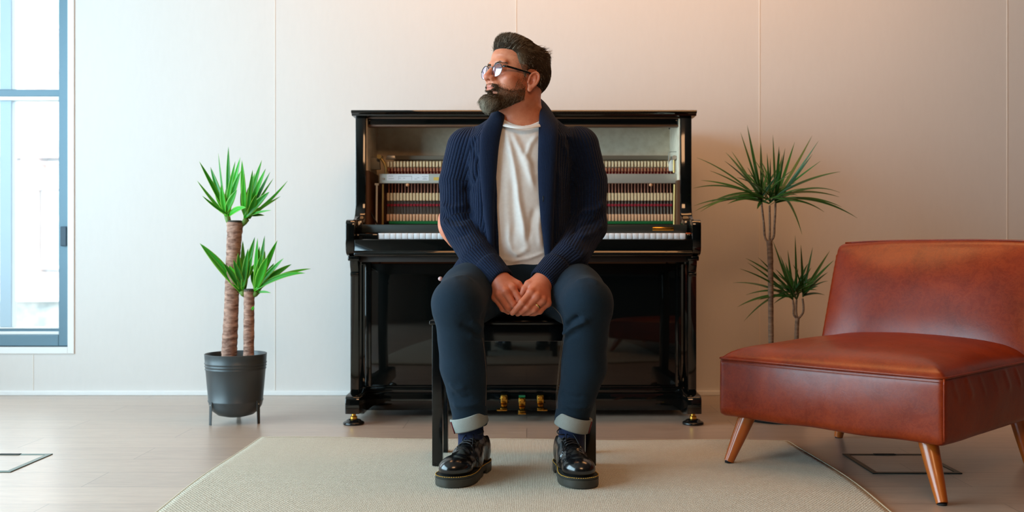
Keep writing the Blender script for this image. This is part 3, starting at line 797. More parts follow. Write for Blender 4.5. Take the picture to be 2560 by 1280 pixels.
def seat_sdf(p):
    u, v, z = p[:, 0], p[:, 1], p[:, 2]
    # faces bulge a little between the corners
    bu = .010*np.sin(np.clip(u/AW, 0, 1)*np.pi); bv = .010*np.sin(np.clip(v/AD, 0, 1)*np.pi); bz = np.sin(np.clip((z-.155)/.185, 0, 1)*np.pi)
    d = np.maximum(np.maximum(-u-bv*bz*.6, u-AW-bv*bz*.6), np.maximum(-v-bu*bz*.7, v-AD))
    e = np.maximum(np.minimum(np.minimum(u, AW-u), v), 0)
    top = .340 + .046*(1-np.exp(-e/.040)) + .020*np.sin(np.clip(u/AW, 0, 1)*np.pi)*np.sin(np.clip(v/.7, 0, 1)*np.pi/1.6)
    bot = .155 + .008*np.sin(u*23)*np.sin(v*3+1)*.25
    return smax(smax(d, (z-top)*.85, .014), bot-z, .022)
V, Q = surface(seat_sdf, (-.04, -.04, .12), (AW+.04, AD+.03, .46), .0075)
V = relax(V, Q, 2)
N_ = normals(V, Q)
V = folds(V, N_, [([(AW+.005, .05+.09*i, .33), (AW+.005, .09+.09*i, .27)], .010+.003*math.sin(i*2.1), .0022+.001*math.sin(i*1.7)) for i in range(7)])
V = V + N_*(.0012*wave_noise(V, 22, 3))[:, None]
def outward(V, Q):
    a, b, c = V[Q[:, 0]], V[Q[:, 1]], V[Q[:, 2]]
    return Q if np.einsum('ij,ij->i', a-V.mean(0), np.cross(b-a, c-a)).sum() > 0 else Q[:, ::-1].copy()
obj('seat', np_mesh('seat', to_world(V), outward(to_world(V), Q)), M_LEATHER, ch)
def back_sdf(p):
    u, v, z = p[:, 0], p[:, 1], p[:, 2]
    h = (z-.34)/.375; vf = .618 + .127*h; taper = .004 + .004*np.clip(h, 0, 1)
    uu = (u-AW/2)/(AW/2-taper); puff = .030*np.clip(1-np.abs(uu)**4, 0, 1)*np.clip(1-np.abs(2*h-.9)**3, 0, 1)
    d = np.maximum(np.abs(u-AW/2)-(AW/2-taper), np.maximum((vf-puff-v), v-vf-.125))
    return smax(smax(d, z-.724+.012*np.abs(uu)**3, .03), .25-z, .02)
V, Q = surface(back_sdf, (-.03, .52, .24), (AW+.03, .93, .75), .0075)
V = relax(V, Q, 2); N_ = normals(V, Q)
V = V + N_*(.0016*wave_noise(V, 14, 5))[:, None]
bo = obj('backrest', np_mesh('backrest', to_world(V), outward(to_world(V), Q)), M_LEATHER, ch)
obj('top_seam', tube([A(u, .618+.127*1.0+.016, .7215-.010*abs(2*u/AW-1)**3) for u in np.linspace(.03, AW-.03, 20)], .0028, 8), M_LEATHER, bo)
pip = [A(-.001, v, .341) for v in np.linspace(.60, .02, 14)] + [A(.004, .003, .341)] + [A(u, -.002-.004*math.sin(u/AW*math.pi), .3405) for u in np.linspace(.02, AW-.02, 24)] + [A(AW-.003, .003, .341)] + [A(AW+.001, v, .341) for v in np.linspace(.02, .78, 16)]
obj('top_piping', tube(pip, .0034, 8), M_LEATHER, ch)
obj('stitch_line', tube([A(u, -.0065-.005*math.sin(u/AW*math.pi), .330) for u in np.linspace(.015, AW-.012, 24)], .0012, 6), M_THREAD, ch)
obj('corner_piping', tube([A(AW+.000, -.000, z) for z in np.linspace(.17, .339, 12)], .0032, 8), M_LEATHER, ch)
M_PAD = mat('black_felt_pad', lin(18, 18, 20), .8)
for (tu, tv), (fu, fv), gz in (((.07, .07), (.027, .016), .0085), ((AW-.08, .07), (AW-.008, .006), 0), ((.07, AD-.10), (.035, .700), 0), ((AW-.07, AD-.10), (AW-.03, .705), 0)):
    top, foot = A(tu, tv, .175), A(fu, fv, gz+.004)
    d = (foot-top)
    lg = obj('leg', tube([top, top+d*.5, foot], [.0275, .0225, .0155], 28), M_LEGW, ch); sharp(lg, 50)
    obj('foot_pad', tube([A(fu, fv, gz+.005), A(fu, fv, gz)], .0125, 18), M_PAD, lg)
# ---------------------------------------------------------------- plants
def m_leaf(name, c1, c2, c3, rough=.34):
    m = mat(name, c1, rough, spec=.5, trans=0); t = NT(m)
    a = t.n('Attribute'); a.attribute_name = 'leaf'; a.attribute_type = 'GEOMETRY'
    sp = t.n('SeparateColor'); t.l(a.outputs['Color'], sp.inputs[0])
    v = t.coords('Object'); f = t.noise(v, 30, 3)
    c = t.mix(sp.outputs[0], c1, c2); c = t.mix(t.math('MULTIPLY', f, .3), c, c2)
    c = t.mix(t.math('POWER', sp.outputs[1], 6.0), c, c3)
    t.base(c)
    t.b.inputs['Subsurface Weight'].default_value = 0
    n = t.t.nodes; tl = t.n('BsdfTranslucent'); t.l(c, tl.inputs[0]); mx = t.n('MixShader'); mx.inputs[0].default_value = .22
    t.l(t.b.outputs[0], mx.inputs[1]); t.l(tl.outputs[0], mx.inputs[2]); t.l(mx.outputs[0], n['Material Output'].inputs[0])
    return m
M_YUC = m_leaf('yucca_leaf', lin(18, 118, 12), lin(62, 190, 26), lin(170, 220, 70))
M_DRA = m_leaf('dracaena_leaf', lin(18, 62, 20), lin(50, 118, 36), lin(92, 112, 60))
M_TRUNK = noisy('yucca_trunk', lin(104, 66, 52), lin(204, 160, 138), 46, .85, 1.0, .009, (.6, .6, 2.0))
M_TRUNKTOP = noisy('cut_trunk_top', lin(46, 44, 38), lin(70, 66, 56), 60, .9, .4)
M_STEM = noisy('dracaena_stem', lin(82, 62, 48), lin(146, 116, 92), 60, .85, .6, .004, (.5, .5, 2))
M_POT = mat('charcoal_metal_pot', lin(58, 64, 66), .38, metal=.0, spec=.5)
M_SOIL = noisy('potting_soil', lin(40, 30, 24), lin(74, 58, 46), 60, 1, .8, .01)
M_DKPOT = mat('dark_plastic_pot', lin(34, 36, 38), .45)
class Leaves:
    def __init__(s): s.V = []; s.F = []; s.A = []
    def add(s, base, tip, width, sag=0.0, shade=.5, n=12, fold=.25, wide=.42, face=None):
        base, tip = Vector(base), Vector(tip); d = tip-base; L = d.length
        ctrl = base + d*.5 + Vector((0, 0, sag*L))
        side0 = d.cross(face if face is not None else Vector((random.uniform(-.5, .5), -1, .35))).normalized()
        k = len(s.V)
        for i in range(n+1):
            t = i/n
            p = base*(1-t)**2 + ctrl*2*t*(1-t) + tip*t*t
            tg = ((ctrl-base)*(1-t) + (tip-ctrl)*t).normalized()
            sd = (side0 - tg*side0.dot(tg)).normalized(); up = sd.cross(tg).normalized()
            if t < wide: w = .42+.58*math.sin(t/wide*math.pi/2)
            else: w = max(math.cos((t-wide)/(1-wide)*math.pi/2), 0)**.85
            w *= width/2
            for j, o in enumerate((-1, -.5, 0, .5, 1)):
                s.V.append(p + sd*o*w + up*(abs(o)*w*fold*1.6))
                s.A.append((shade, abs(o) if abs(o) == 1 else abs(o)*.5, t, 1))
            if i:
                for j in range(4):
                    a = k+(i-1)*5+j; s.F.append((a, a+1, a+6, a+5))
    def build(s, name, m, parent):
        o = obj(name, (s.V, s.F), m, parent)
        at = o.data.attributes.new('leaf', 'FLOAT_COLOR', 'POINT')
        at.data.foreach_set('color', np.array(s.A, np.float32).ravel())
        md = o.modifiers.new('thickness', 'SOLIDIFY'); md.thickness = .0009; md.offset = 0
        return o
random.seed(21)
YC = 3.985
yu = empty('potted_yucca', (W(589, 0, YC).x, YC, 0), 'yucca with two brown trunks in a charcoal pot left of the piano', 'potted plant')
pc = W(589.5, 887, YC); pr = .1215
prof = [(0, .022), (.04, .024), (.07, .032), (.09, .048), (.102, .068), (.1055, .084), (.1075, .087), (.1075, .090), (.1058, .0925)]
def rad(z): return .1058 + (pr-.1058)*(z-.0925)/(.2725-.0925)
for z in (.215, .2265, .238):
    prof += [(rad(z-.004), z-.004), (rad(z)+.0022, z-.0015), (rad(z)+.0022, z+.0015), (rad(z+.004), z+.004)]
prof += [(pr-.001, .270), (pr, .2735), (pr-.002, .275), (pr-.004, .2735), (pr-.006, .25), (.104, .20), (0, .20)]
pot = obj('pot', lathe(prof, (pc.x, YC, 0), 72), M_POT, yu); sharp(pot, 60)
obj('soil', lathe([(0, .235), (.06, .237), (.112, .232)], (pc.x, YC, 0), 32), M_SOIL, yu)
for a in (R(226), R(338), R(100)):
    ca, sa = math.cos(a), math.sin(a); tx, ty = -sa, ca
    V = []
    for (r, z) in ((.1075, .092), (.1105, .092), (.1105, .060), (.112, .000), (.109, .000), (.1075, .060)):
        for w in (-.0095, .0095):
            ww = w if z > .05 else w*.85
            V.append(Vector((pc.x+ca*r+tx*ww, YC+sa*r+ty*ww, z)))
    F = [(0, 2, 3, 1), (2, 4, 5, 3), (4, 6, 7, 5), (6, 8, 9, 7), (8, 10, 11, 9), (10, 0, 1, 11), (0, 10, 8, 6, 4, 2), (1, 3, 5, 7, 9, 11)]
    lg = obj('pot_leg', fix((V, F), .001), M_POT, yu); sharp(lg, 30)
    obj('rivet', tube([(pc.x+ca*.1095, YC+sa*.1095, .078), (pc.x+ca*.1125, YC+sa*.1125, .078)], .003, 12), M_STEEL, lg)
def trunk(pts, rad_, Y, name, dy=0.0, seed=1):
    pts = smooth_path([tuple(W(px, py, Y+dy)) for px, py in pts], 14)
    rr = np.interp(np.linspace(0, 1, len(pts)), np.linspace(0, 1, len(rad_)), rad_)
    r = random.Random(seed)
    rr = [q*(1+r.uniform(-.035, .045)) for q in rr]
    return obj(name, tube(pts, rr, 22), M_TRUNK, yu)
tt = trunk([(571, 925), (574, 860), (578, 780), (581, 700), (583, 640), (586, 590), (588, 556)], [.0305, .030, .0285, .0275, .0275, .029, .033], YC, 'trunk')
ts = trunk([(621.5, 925), (622, 850), (622.5, 780), (623, 725)], [.021, .021, .0205, .021], YC, 'trunk', -.01, 4)
def cut(px, py, Y, r):
    c = W(px, py, Y); return obj('cut_top', tube([(c.x, c.y, c.z-.008), (c.x, c.y, c.z+.006), (c.x, c.y, c.z+.008)], [r*.96, r, r*.8], 20), M_TRUNKTOP, tt if px < 600 else ts)
cut(588, 556, YC, .028); cut(623, 727, YC-.01, .0215)
c6 = lambda x, y: (460+x/3.5556, 340+y/3.5556)
def head(name, parent, basepx, tips, Y, spread=.09, extra=0):
    L = Leaves()
    b0 = W(*basepx, Y)
    for q in tips:
        x, y, w = q[:3]; sg = q[3] if len(q) > 3 else 0
        tp = c6(x, y) if len(q) < 5 else (x, y)
        dy = q[5] if len(q) > 5 else random.uniform(-spread, spread)
        b = b0 + Vector((random.uniform(-.008, .008), random.uniform(-.008, .008), random.uniform(-.004, .02)))
        t = W(*tp, Y); t.y += 0
        L.add(b, W(tp[0], tp[1], Y+dy), w*.00118, sg, random.random(), face=Vector((random.uniform(-.55, .55), -1, .3)))
    return L.build(name, parent[0], parent[1])
def sprout(px0, py0, px1, py1, Y, parent):
    obj('shoot', tube([W(px0, py0, Y), W((px0+px1)/2, (py0+py1)/2+2, Y), W(px1, py1, Y)], [.010, .011, .012], 12), mat('pale_shoot', lin(96, 130, 46), .6), parent)
sprout(574, 560, 568, 541, YC, tt); sprout(604, 562, 617, 547, YC, tt)
head('leaf_rosette', (M_YUC, yu), (568, 543), [(135, 225, 15, .02), (235, 275, 21, .0), (305, 155, 9, 0), (395, 95, 17, 0), (115, 395, 11, -.05), (160, 530, 10, -.08), (505, 312, 30, .03), (378, 450, 22, 0), (552, 635, 20, .16), (500, 190, 20, 0), (455, 225, 15, 0), (270, 480, 24, 0), (470, 480, 24, .02), (330, 430, 20, 0), (430, 400, 20, 0), (260, 600, 12, -.05)], YC)
head('leaf_rosette', (M_YUC, yu), (617, 549), [(515, 215, 19, 0), (692, 215, 21, .0), (726, 290, 20, 0), (765, 320, 15, 0), (796, 375, 8, .02), (920, 400, 15, -.14), (860, 535, 8, .02), (787, 580, 9, -.06), (760, 495, 24, .05), (740, 600, 9, 0), (776, 660, 9, .05), (716, 706, 11, .08), (610, 300, 15, 0), (628, 330, 20, 0), (505, 500, 22, 0), (580, 440, 26, 0), (640, 520, 24, 0), (530, 330, 18, 0), (600, 470, 22, 0)], YC)
YS = YC-.012
sprout(612, 738, 604, 728, YS, ts); sprout(634, 738, 642, 730, YS, ts)
head('leaf_rosette', (M_YUC, yu), (604, 730), [(140, 953, 30, .05), (415, 955, 20, .05), (470, 950, 13, 0), (522, 928, 17, 0), (630, 897, 22, -.02), (560, 1090, 26, 0), (500, 1120, 24, 0), (640, 1130, 22, .06), (400, 1150, 26, .1), (570, 1000, 20, 0), (610, 1060, 22, .02), (480, 1040, 20, .02), (440, 1100, 22, .05), (350, 1130, 20, .08)], YS, .07)
head('leaf_rosette', (M_YUC, yu), (641, 732), [(655, 908, 18, 0), (717, 885, 18, 0), (831, 925, 20, .03), (742, 1072, 30, .02), (886, 1086, 18, .04), (956, 1140, 22, .1), (1130, 1180, 15, .14), (1080, 1219, 17, .18), (690, 1050, 26, 0), (600, 1180, 20, .05), (772, 1395, 8, .12), (670, 980, 22, 0), (700, 960, 22, 0), (720, 1020, 22, 0), (800, 1130, 20, .04), (850, 1180, 18, .08), (660, 1120, 24, 0)], YS, .07)
c_ = W(630, 775, YS-.021); Lf = Leaves(); Lf.add(c_, c_+Vector((.008, -.004, .016)), .010, 0, .9); Lf.build('bud_leaf', M_YUC, ts)

random.seed(5)
YD = 4.05
dr = empty('potted_dracaena', (W(1943, 0, YD).x, YD, 0), 'slender dracaena with two stems behind the leather chair', 'potted plant')
dc = W(1943, 0, YD)
obj('saucer', lathe([(0, .0), (.115, 0), (.132, .006), (.138, .02), (.134, .022), (.126, .01), (0, .008)], (dc.x, YD, 0), 48), M_DKPOT, dr)
obj('pot', lathe([(0, .009), (.098, .009), (.102, .015), (.125, .20), (.128, .206), (.128, .222), (.120, .222), (.118, .20), (0, .195)], (dc.x, YD, 0), 48), M_DKPOT, dr)
obj('soil', lathe([(0, .206), (.119, .2)], (dc.x, YD, 0), 32), M_SOIL, dr)
c8 = lambda x, y: (1720+x/2.2857, 300+y/2.2857)
def stem(pts, r0, r1, Y=YD, name='stem', parent=None):
    P_ = smooth_path([tuple(W(*c8(x, y), Y)) + () for x, y in pts], 8)
    rr = np.linspace(r0, r1, len(P_)); rr = [q*(1+random.uniform(-.06, .06)) for q in rr]
    return obj(name, tube(P_, rr, 14), M_STEM, parent or dr)
s1 = stem([(476, 1400), (474, 1230), (473, 1050), (472, 900), (470, 780), (465, 690)], .0105, .0120)
s2 = stem([(618, 1400), (620, 1260), (622, 1180), (626, 1130)], .0095, .0085)
def branch(pts, parent): return stem(pts, .0046, .0040, YD, 'branch', parent)
branch([(462, 700), (440, 670), (434, 600), (425, 520), (420, 470)], s1); branch([(465, 695), (468, 640), (467, 560), (466, 490)], s1); branch([(470, 695), (490, 665), (494, 600), (498, 540), (500, 475)], s1)
branch([(622, 1135), (604, 1110), (604, 1070), (600, 1030)], s2); branch([(624, 1132), (618, 1090), (620, 1030)], s2); branch([(630, 1135), (655, 1105), (660, 1070), (655, 1020)], s2)
def dhead(bases, tips, extra, n, wpx, cen, dmin=-.2, dmax=.2, elx=110, ely=110):
    L = Leaves()
    for i, (x, y, sg) in enumerate(tips):
        b = min(bases, key=lambda q: abs(q[0]-x)+random.uniform(0, 40))
        bp = W(*c8(b[0], b[1]-random.uniform(0, 50)), YD)
        L.add(bp, W(*c8(x, y), YD+random.uniform(dmin, dmax)), wpx*random.uniform(.8, 1.15)*.0016, sg, random.random()*.8, 14, .2, .3, Vector((random.uniform(-.3, .3), -.8, random.uniform(.4, 1))))
    for i in range(extra):
        b = random.choice(bases); a = random.uniform(-.15, math.pi+.15); r = random.uniform(.45, .95)
        x = cen[0]+math.cos(a)*elx*r*2.2; y = cen[1]-math.sin(a)*ely*r*2.2+random.uniform(-20, 20)
        bp = W(*c8(b[0], b[1]-random.uniform(0, 60)), YD)
        L.add(bp, W(*c8(x, y), YD+random.uniform(dmin, dmax)), wpx*random.uniform(.7, 1.0)*.0016, random.uniform(.02, .14), random.random()*.8, 12, .2, .3, Vector((random.uniform(-.3, .3), -.8, random.uniform(.4, 1))))
    return L.build('leaf_rosette', M_DRA, dr)
dhead([(420, 470), (466, 490), (500, 475)], [(50, 215, .12), (30, 390, .16), (35, 490, .12), (40, 520, .16), (75, 345, .1), (70, 525, .2), (125, 290, .08), (210, 235, .05), (215, 185, .08), (250, 180, .05), (300, 70, .0), (338, 28, 0), (485, 85, -.02), (415, 130, .02), (520, 150, 0), (555, 160, 0), (610, 125, -.02), (710, 88, -.04), (745, 120, -.04), (712, 195, -.02), (757, 235, .02), (872, 295, .1), (870, 415, .2), (865, 440, .16), (878, 497, .2), (967, 560, .2), (652, 655, .42), (778, 525, .2), (395, 510, .12), (225, 480, .14), (470, 220, 0), (130, 470, .16)], 44, 0, 7.6, (465, 430), -.22, .22, 100, 120)
dhead([(600, 1030), (620, 1030), (655, 1020)], [(485, 690, .0), (612, 660, 0), (570, 745, 0), (645, 715, 0), (713, 725, 0), (812, 745, .02), (400, 785, .06), (340, 815, .08), (295, 850, .1), (258, 930, .16), (330, 1000, .16), (280, 1070, .2), (320, 1150, .24), (398, 1030, .14), (490, 1050, .2), (800, 870, .1), (835, 800, .05), (800, 920, .12), (780, 1000, .12), (330, 790, .1), (525, 770, .02)], 32, 0, 7.0, (625, 960), -.12, .2, 78, 95)
# ---------------------------------------------------------------- the seated man
def vw(px, py, Y): return np.array(tuple(W(px, py, Y)), np.float32)
# --- head frame: origin between the eyes' level and the skull centre, -y is where the face looks, +x his left ear
HO = vw(1293, 190, 3.225)
HM = np.array((Matrix.Rotation(R(-53), 3, 'Z') @ Matrix.Rotation(R(-8), 3, 'X')), np.float32)
def HL(p): return (p - HO) @ HM                 # world -> head
def HW(q): return Vector(tuple(HO + HM @ np.array(q, np.float32)))    # head -> world
def rotm(ax, deg): return np.array(Matrix.Rotation(R(deg), 3, ax), np.float32)
def head_sdf(q):
    d = ellip(q, (0, .014, .022), (.0765, .0965, .086))
    d = smin(d, ellip(q, (0, -.022, .042), (.065, .074, .056)), .02)
    d = smin(d, ellip(q, (0, -.034, -.018), (.0655, .058, .07)), .02)
    d = smin(d, ellip(q, (0, -.032, -.062), (.058, .058, .060)), .02)
    for s in (-1, 1):
        d = smin(d, ellip(q, (s*.047, .0, -.070), (.019, .034, .030)), .02)
        d = smin(d, ellip(q, (s*.048, -.060, -.030), (.020, .023, .018)), .015)
    d = smin(d, ellip(q, (0, -.083, -.100), (.027, .021, .020)), .015)
    d = smin(d, ellip(q, (0, -.083, .019), (.050, .016, .011)), .012)
    for s in (-1, 1):
        d = smax(d, -ellip(q, (s*.033, -.103, -.004), (.019, .016, .013)), .010)
        lid = np.sqrt(((q - np.array((s*.032, -.0795, -.004), np.float32))**2).sum(1)) - .0137
        lid = smax(lid, -ellip(q, (s*.0320, -.0955, -.0045), (.0105, .008, .0040)), .0015)
        d = smin(d, lid, .004)
    n = cone(q, (0, -.093, .010), (0, -.1135, -.029), .0078, .0108)
    n = smin(n, ellip(q, (0, -.1140, -.0315), (.0122, .0118, .0108)), .006)
    for s in (-1, 1):
        n = smin(n, ellip(q, (s*.0128, -.1035, -.0345), (.0085, .0120, .0088)), .005)
    d = smin(d, n, .008)
    for s in (-1, 1): d = smax(d, -ellip(q, (s*.0072, -.1095, -.0432), (.0045, .0066, .0058)), .002)
    d = smin(d, ellip(q, (0, -.0895, -.0560), (.027, .013, .018)), .012)
    d = smin(d, ellip(q, (0, -.0990, -.0575), (.0205, .0078, .0054)), .005)
    d = smin(d, ellip(q, (0, -.0985, -.0680), (.0185, .0082, .0066)), .005)
    d = smax(d, -smin(cone(q, (-.023, -.100, -.0638), (0, -.108, -.0622), .0010, .0013), cone(q, (0, -.108, -.0622), (.023, -.100, -.0638), .0013, .0010), .001), .0022)
    for s in (-1, 1):                            # ears: thin shell, rolled rim, inner ridge, hollow, lobe
        M = rotm('Z', -s*26) @ rotm('X', -12); ec = np.array((s*.0790, .004, -.027), np.float32)
        l = (q-ec) @ M * np.array((s, 1, 1), np.float32)
        k = l[:, 0]*l[:, 0]+l[:, 1]*l[:, 1]+l[:, 2]*l[:, 2] < .055**2
        if not k.any(): continue
        m = l[k]; e = ellip(m, (-.001, .002, .001), (.0042, .0155, .0280))
        e = smin(e, ellip(m, (-.004, .0, -.004), (.0080, .0105, .018)), .004)
        e = smax(e, -ellip(m, (.0055, -.001, -.004), (.0085, .0075, .0120)), .002)
        rim = smooth_path([(.0015, -.011, .000), (.0030, -.0105, .013), (.0035, -.004, .0255), (.0035, .006, .0300), (.0035, .0150, .0235), (.0035, .0180, .0100), (.0030, .0150, -.0060), (.0015, .0085, -.0190)], 3)
        e = smin(e, chain(m, rim, [.0035]*len(rim), .002), .0025)
        e = smin(e, chain(m, [(.0015, .0060, .0180), (.0028, .0100, .0050), (.0022, .0075, -.0085), (.0010, .001, -.0170)], (.0028, .0032, .0030, .0030), .002), .003)
        e = smin(e, ellip(m, (.001, .0015, -.0280), (.0042, .0085, .0085)), .005)
        e = smin(e, ellip(m, (.0025, -.0105, -.0075), (.0040, .0040, .0062)), .003)
        d[k] = smin(d[k], e, .003)
    return d
# --- trunk of the body (z, cx, cy, half width, half depth)
CARD = [(.545, -.010, 3.262, .268, .155), (.58, -.012, 3.260, .262, .152), (.63, -.018, 3.256, .225, .146), (.70, -.022, 3.252, .172, .142), (.80, -.022, 3.250, .166, .140), (.92, -.022, 3.252, .166, .138), (1.00, -.022, 3.255, .172, .132),
        (1.05, -.021, 3.258, .176, .120), (1.09, -.018, 3.262, .146, .106), (1.112, -.014, 3.264, .116, .094), (1.135, -.012, 3.266, .088, .082)]
def shrink(keys, e): return [(z, cx, cy, a-e, b-e) for z, cx, cy, a, b in keys]
SH_R = [vw(1170, 370, 3.27), vw(1147, 455, 3.275), vw(1148, 560, 3.245), vw(1194, 640, 3.125), vw(1233, 683, 3.060)]
RA_R = [.070, .064, .0615, .054, .0455]
SH_L = [vw(1446, 368, 3.27), vw(1469, 455, 3.275), vw(1467, 565, 3.245), vw(1424, 645, 3.125), vw(1374, 684, 3.060)]
RA_L = [.070, .064, .0635, .056, .0455]
WR_R, WR_L = vw(1250, 700, 3.035), vw(1357, 702, 3.030)
KNEE_R, KNEE_L = vw(1145, 757, 2.95), vw(1468, 757, 2.95)
HIP_R, HIP_L = np.array((-.112, 3.25, .565), np.float32), np.array((.082, 3.25, .565), np.float32)
ANK_R, ANK_L = vw(1177, 1075, 3.03), vw(1428, 1075, 3.03)
CALF_R, CALF_L = vw(1158, 915, 3.0), vw(1460, 915, 3.0)
# --- hands: joints by finger (mcp, pip, dip, tip)
FR = {  # his right hand lies beneath
 'index': [vw(1281, 720, 3.000), vw(1299, 750, 2.988), vw(1308, 768, 3.000), vw(1309, 775, 3.015)],
 'middle': [vw(1264, 730, 2.990), vw(1284, 762, 2.982), vw(1296, 775, 3.000), vw(1303, 772, 3.018)],
 'ring': [vw(1249, 738, 2.996), vw(1270, 770, 2.990), vw(1285, 780, 3.008), vw(1294, 774, 3.026)],
 'little': [vw(1239, 744, 3.010), vw(1257, 772, 3.004), vw(1271, 780, 3.018), vw(1281, 776, 3.032)],
 'thumb': [vw(1275, 702, 3.040), vw(1294, 712, 3.022), vw(1305, 722, 3.016), vw(1312, 733, 3.014)]}
FL = {
 'index': [vw(1327, 731, 2.968), vw(1305, 756, 2.952), vw(1291, 772, 2.956), vw(1281, 783, 2.964)],
 'middle': [vw(1341, 742, 2.966), vw(1318, 768, 2.958), vw(1303, 779, 2.968), vw(1294, 785, 2.980)],
 'ring': [vw(1355, 751, 2.974), vw(1335, 774, 2.966), vw(1319, 782, 2.978), vw(1308, 784, 2.992)],
 'little': [vw(1368, 758, 2.990), vw(1350, 778, 2.982), vw(1336, 784, 2.992), vw(1325, 785, 3.004)],
 'thumb': [vw(1338, 704, 3.026), vw(1322, 711, 3.004), vw(1311, 723, 2.996), vw(1305, 736, 2.996)]}
FRAD = {'index': (.0118, .0098, .0088, .0078), 'middle': (.0120, .0100, .0090, .0078), 'ring': (.0116, .0096, .0086, .0076), 'little': (.0108, .0086, .0076, .0068), 'thumb': (.0150, .0120, .0108, .0090)}
def hand_sdf(p, Fg, wr, arm):
    d = cone(p, arm, wr, .036, .0285)
    pc = None
    for k in ('index', 'middle', 'ring', 'little'):
        a = wr*.78 + Fg[k][0]*.22
        e = cone(p, a, Fg[k][0], .0215, .0128)
        pc = e if pc is None else smin(pc, e, .010)
    pc = smin(pc, cone(p, wr, Fg['thumb'][1], .024, .0135), .012)
    d = smin(d, pc, .018)
    for k, j in Fg.items():
        e = chain(p, j, FRAD[k], .0025)
        d = smin(d, e, .0045 if k != 'thumb' else .006)
        if k != 'thumb':                          # knuckle bumps
            d = smin(d, np.sqrt(((p-(j[0]+np.array((0, -.0015, .001), np.float32)))**2).sum(1)) - .0125, .005)
            d = smin(d, np.sqrt(((p-j[1])**2).sum(1)) - FRAD[k][1]*1.05, .004)
    return d
NB = vw(1304, 322, 3.262)                        # root of the neck
def body_sdf(p):
    out = np.full(len(p), .05, np.float32)
    z = p[:, 2]
    m = z > 1.03
    if m.any():
        q = p[m]; h = HL(q)
        d = head_sdf(h)
        nk = cone(q, np.array(tuple(HW((0, .030, -.050))), np.float32), NB, .058, .068)
        nk = smin(nk, cone(q, np.array(tuple(HW((0, -.025, -.085))), np.float32), NB+np.array((0, -.02, 0), np.float32), .036, .050), .03)
        out[m] = np.minimum(out[m], smin(d, nk, .022))
    m = (z > .44) & (z < 1.2)
    if m.any():
        q = p[m]
        d = stack(q, shrink(CARD, .030))
        d = smin(d, cone(q, NB+np.array((0, 0, -.05), np.float32), SH_R[0]+np.array((.02, 0, .01), np.float32), .055, .045), .03)
        d = smin(d, cone(q, NB+np.array((0, 0, -.05), np.float32), SH_L[0]+np.array((-.02, 0, .01), np.float32), .055, .045), .03)
        for s_, wr in ((SH_R, WR_R), (SH_L, WR_L)): d = smin(d, chain(q, list(s_)+[wr], (.046, .044, .042, .038, .032, .028), .01), .02)
        d = smin(d, ellip(q, (-.015, 3.25, .575), (.165, .12, .09)), .03)
        out[m] = smin(out[m], d, .03)
    m = z < .68
    if m.any():
        q = p[m]; d = None
        for hip, kn, cf, an in ((HIP_R, KNEE_R, CALF_R, ANK_R), (HIP_L, KNEE_L, CALF_L, ANK_L)):
            e = chain(q, (hip, kn, cf, an, an+np.array((0, .0, -.05), np.float32)), (.075, .050, .048, .032, .028), .01)
            d = e if d is None else np.minimum(d, e)
        out[m] = smin(out[m], d, .02)
    m = (z > .44) & (z < .72) & (p[:, 1] < 3.18)
    if m.any():
        q = p[m]
        a = hand_sdf(q, FR, WR_R, SH_R[-1]); b = hand_sdf(q, FL, WR_L, SH_L[-1])
        out[m] = smin(out[m], np.minimum(a, b), .006)
    return out
def fix_orient(V, Q):
    a, b, c, d = V[Q[:, 0]], V[Q[:, 1]], V[Q[:, 2]], V[Q[:, 3]]
    vol = np.einsum('ij,ij->i', a, np.cross(b, c)).sum() + np.einsum('ij,ij->i', a, np.cross(c, d)).sum()
    return Q if vol > 0 else Q[:, ::-1].copy()
def sdf_mesh(f, lo, hi, h, it=1, lam=.4):
    V, Q = surface(f, lo, hi, h); V = relax(V, Q, it, lam); Q = fix_orient(V, Q)
    return V, Q
V, Q = sdf_mesh(body_sdf, (-.36, 2.88, .03), (.36, 3.46, 1.46), .0023, 1, .4)
N_ = normals(V, Q)
# creases of the hands and the face
fl = []
for Fg in (FR, FL):
    for k, j in Fg.items():
        if k == 'thumb': continue
        ax = (j[1]-j[0]); ax /= np.linalg.norm(ax); sd = np.cross(ax, (0, 1, 0)); sd /= np.linalg.norm(sd)
        for t_ in (-.003, .0, .003):
            c = j[1]+ax*t_; fl.append(([c-sd*.007+np.array((0, -.008, 0)), c+np.array((0, -.010, 0)), c+sd*.007+np.array((0, -.008, 0))], .0011, -.0006))
        wr = WR_R if Fg is FR else WR_L
        fl.append(([wr*.55+j[0]*.45+np.array((0, -.017, .006)), j[0]+np.array((0, -.010, .004))], .003, .0010))
hw = lambda *q: np.array(tuple(HW(q)))
for z_ in (.040, .050, .059): fl.append(([hw(-.04, -.093, z_), hw(0, -.100, z_+.002), hw(.04, -.086, z_), hw(.055, -.07, z_-.004)], .0016, -.0007))
fl += [([hw(.004, -.10, .022), hw(.005, -.1, .036)], .0016, -.0009), ([hw(-.004, -.10, .022), hw(-.005, -.1, .036)], .0016, -.0009)]
for s in (-1, 1):
    fl.append(([hw(s*.018, -.103, -.040), hw(s*.027, -.095, -.055), hw(s*.031, -.088, -.070)], .003, -.0014))
    fl.append(([hw(s*.02, -.094, -.017), hw(s*.034, -.090, -.022), hw(s*.048, -.08, -.018)], .0025, -.0010))
    fl.append(([hw(s*.054, -.076, -.004), hw(s*.064, -.062, -.006)], .0014, -.0007))
V = folds(V, N_, fl)
person = obj('person', np_mesh('person', V, Q), None)
tag(person, 'bearded man in glasses and navy cardigan sitting on the piano bench, hands clasped', 'person')
hq = HL(V.astype(np.float32)); tone = np.zeros((len(V), 4), np.float32); tone[:, 3] = 1
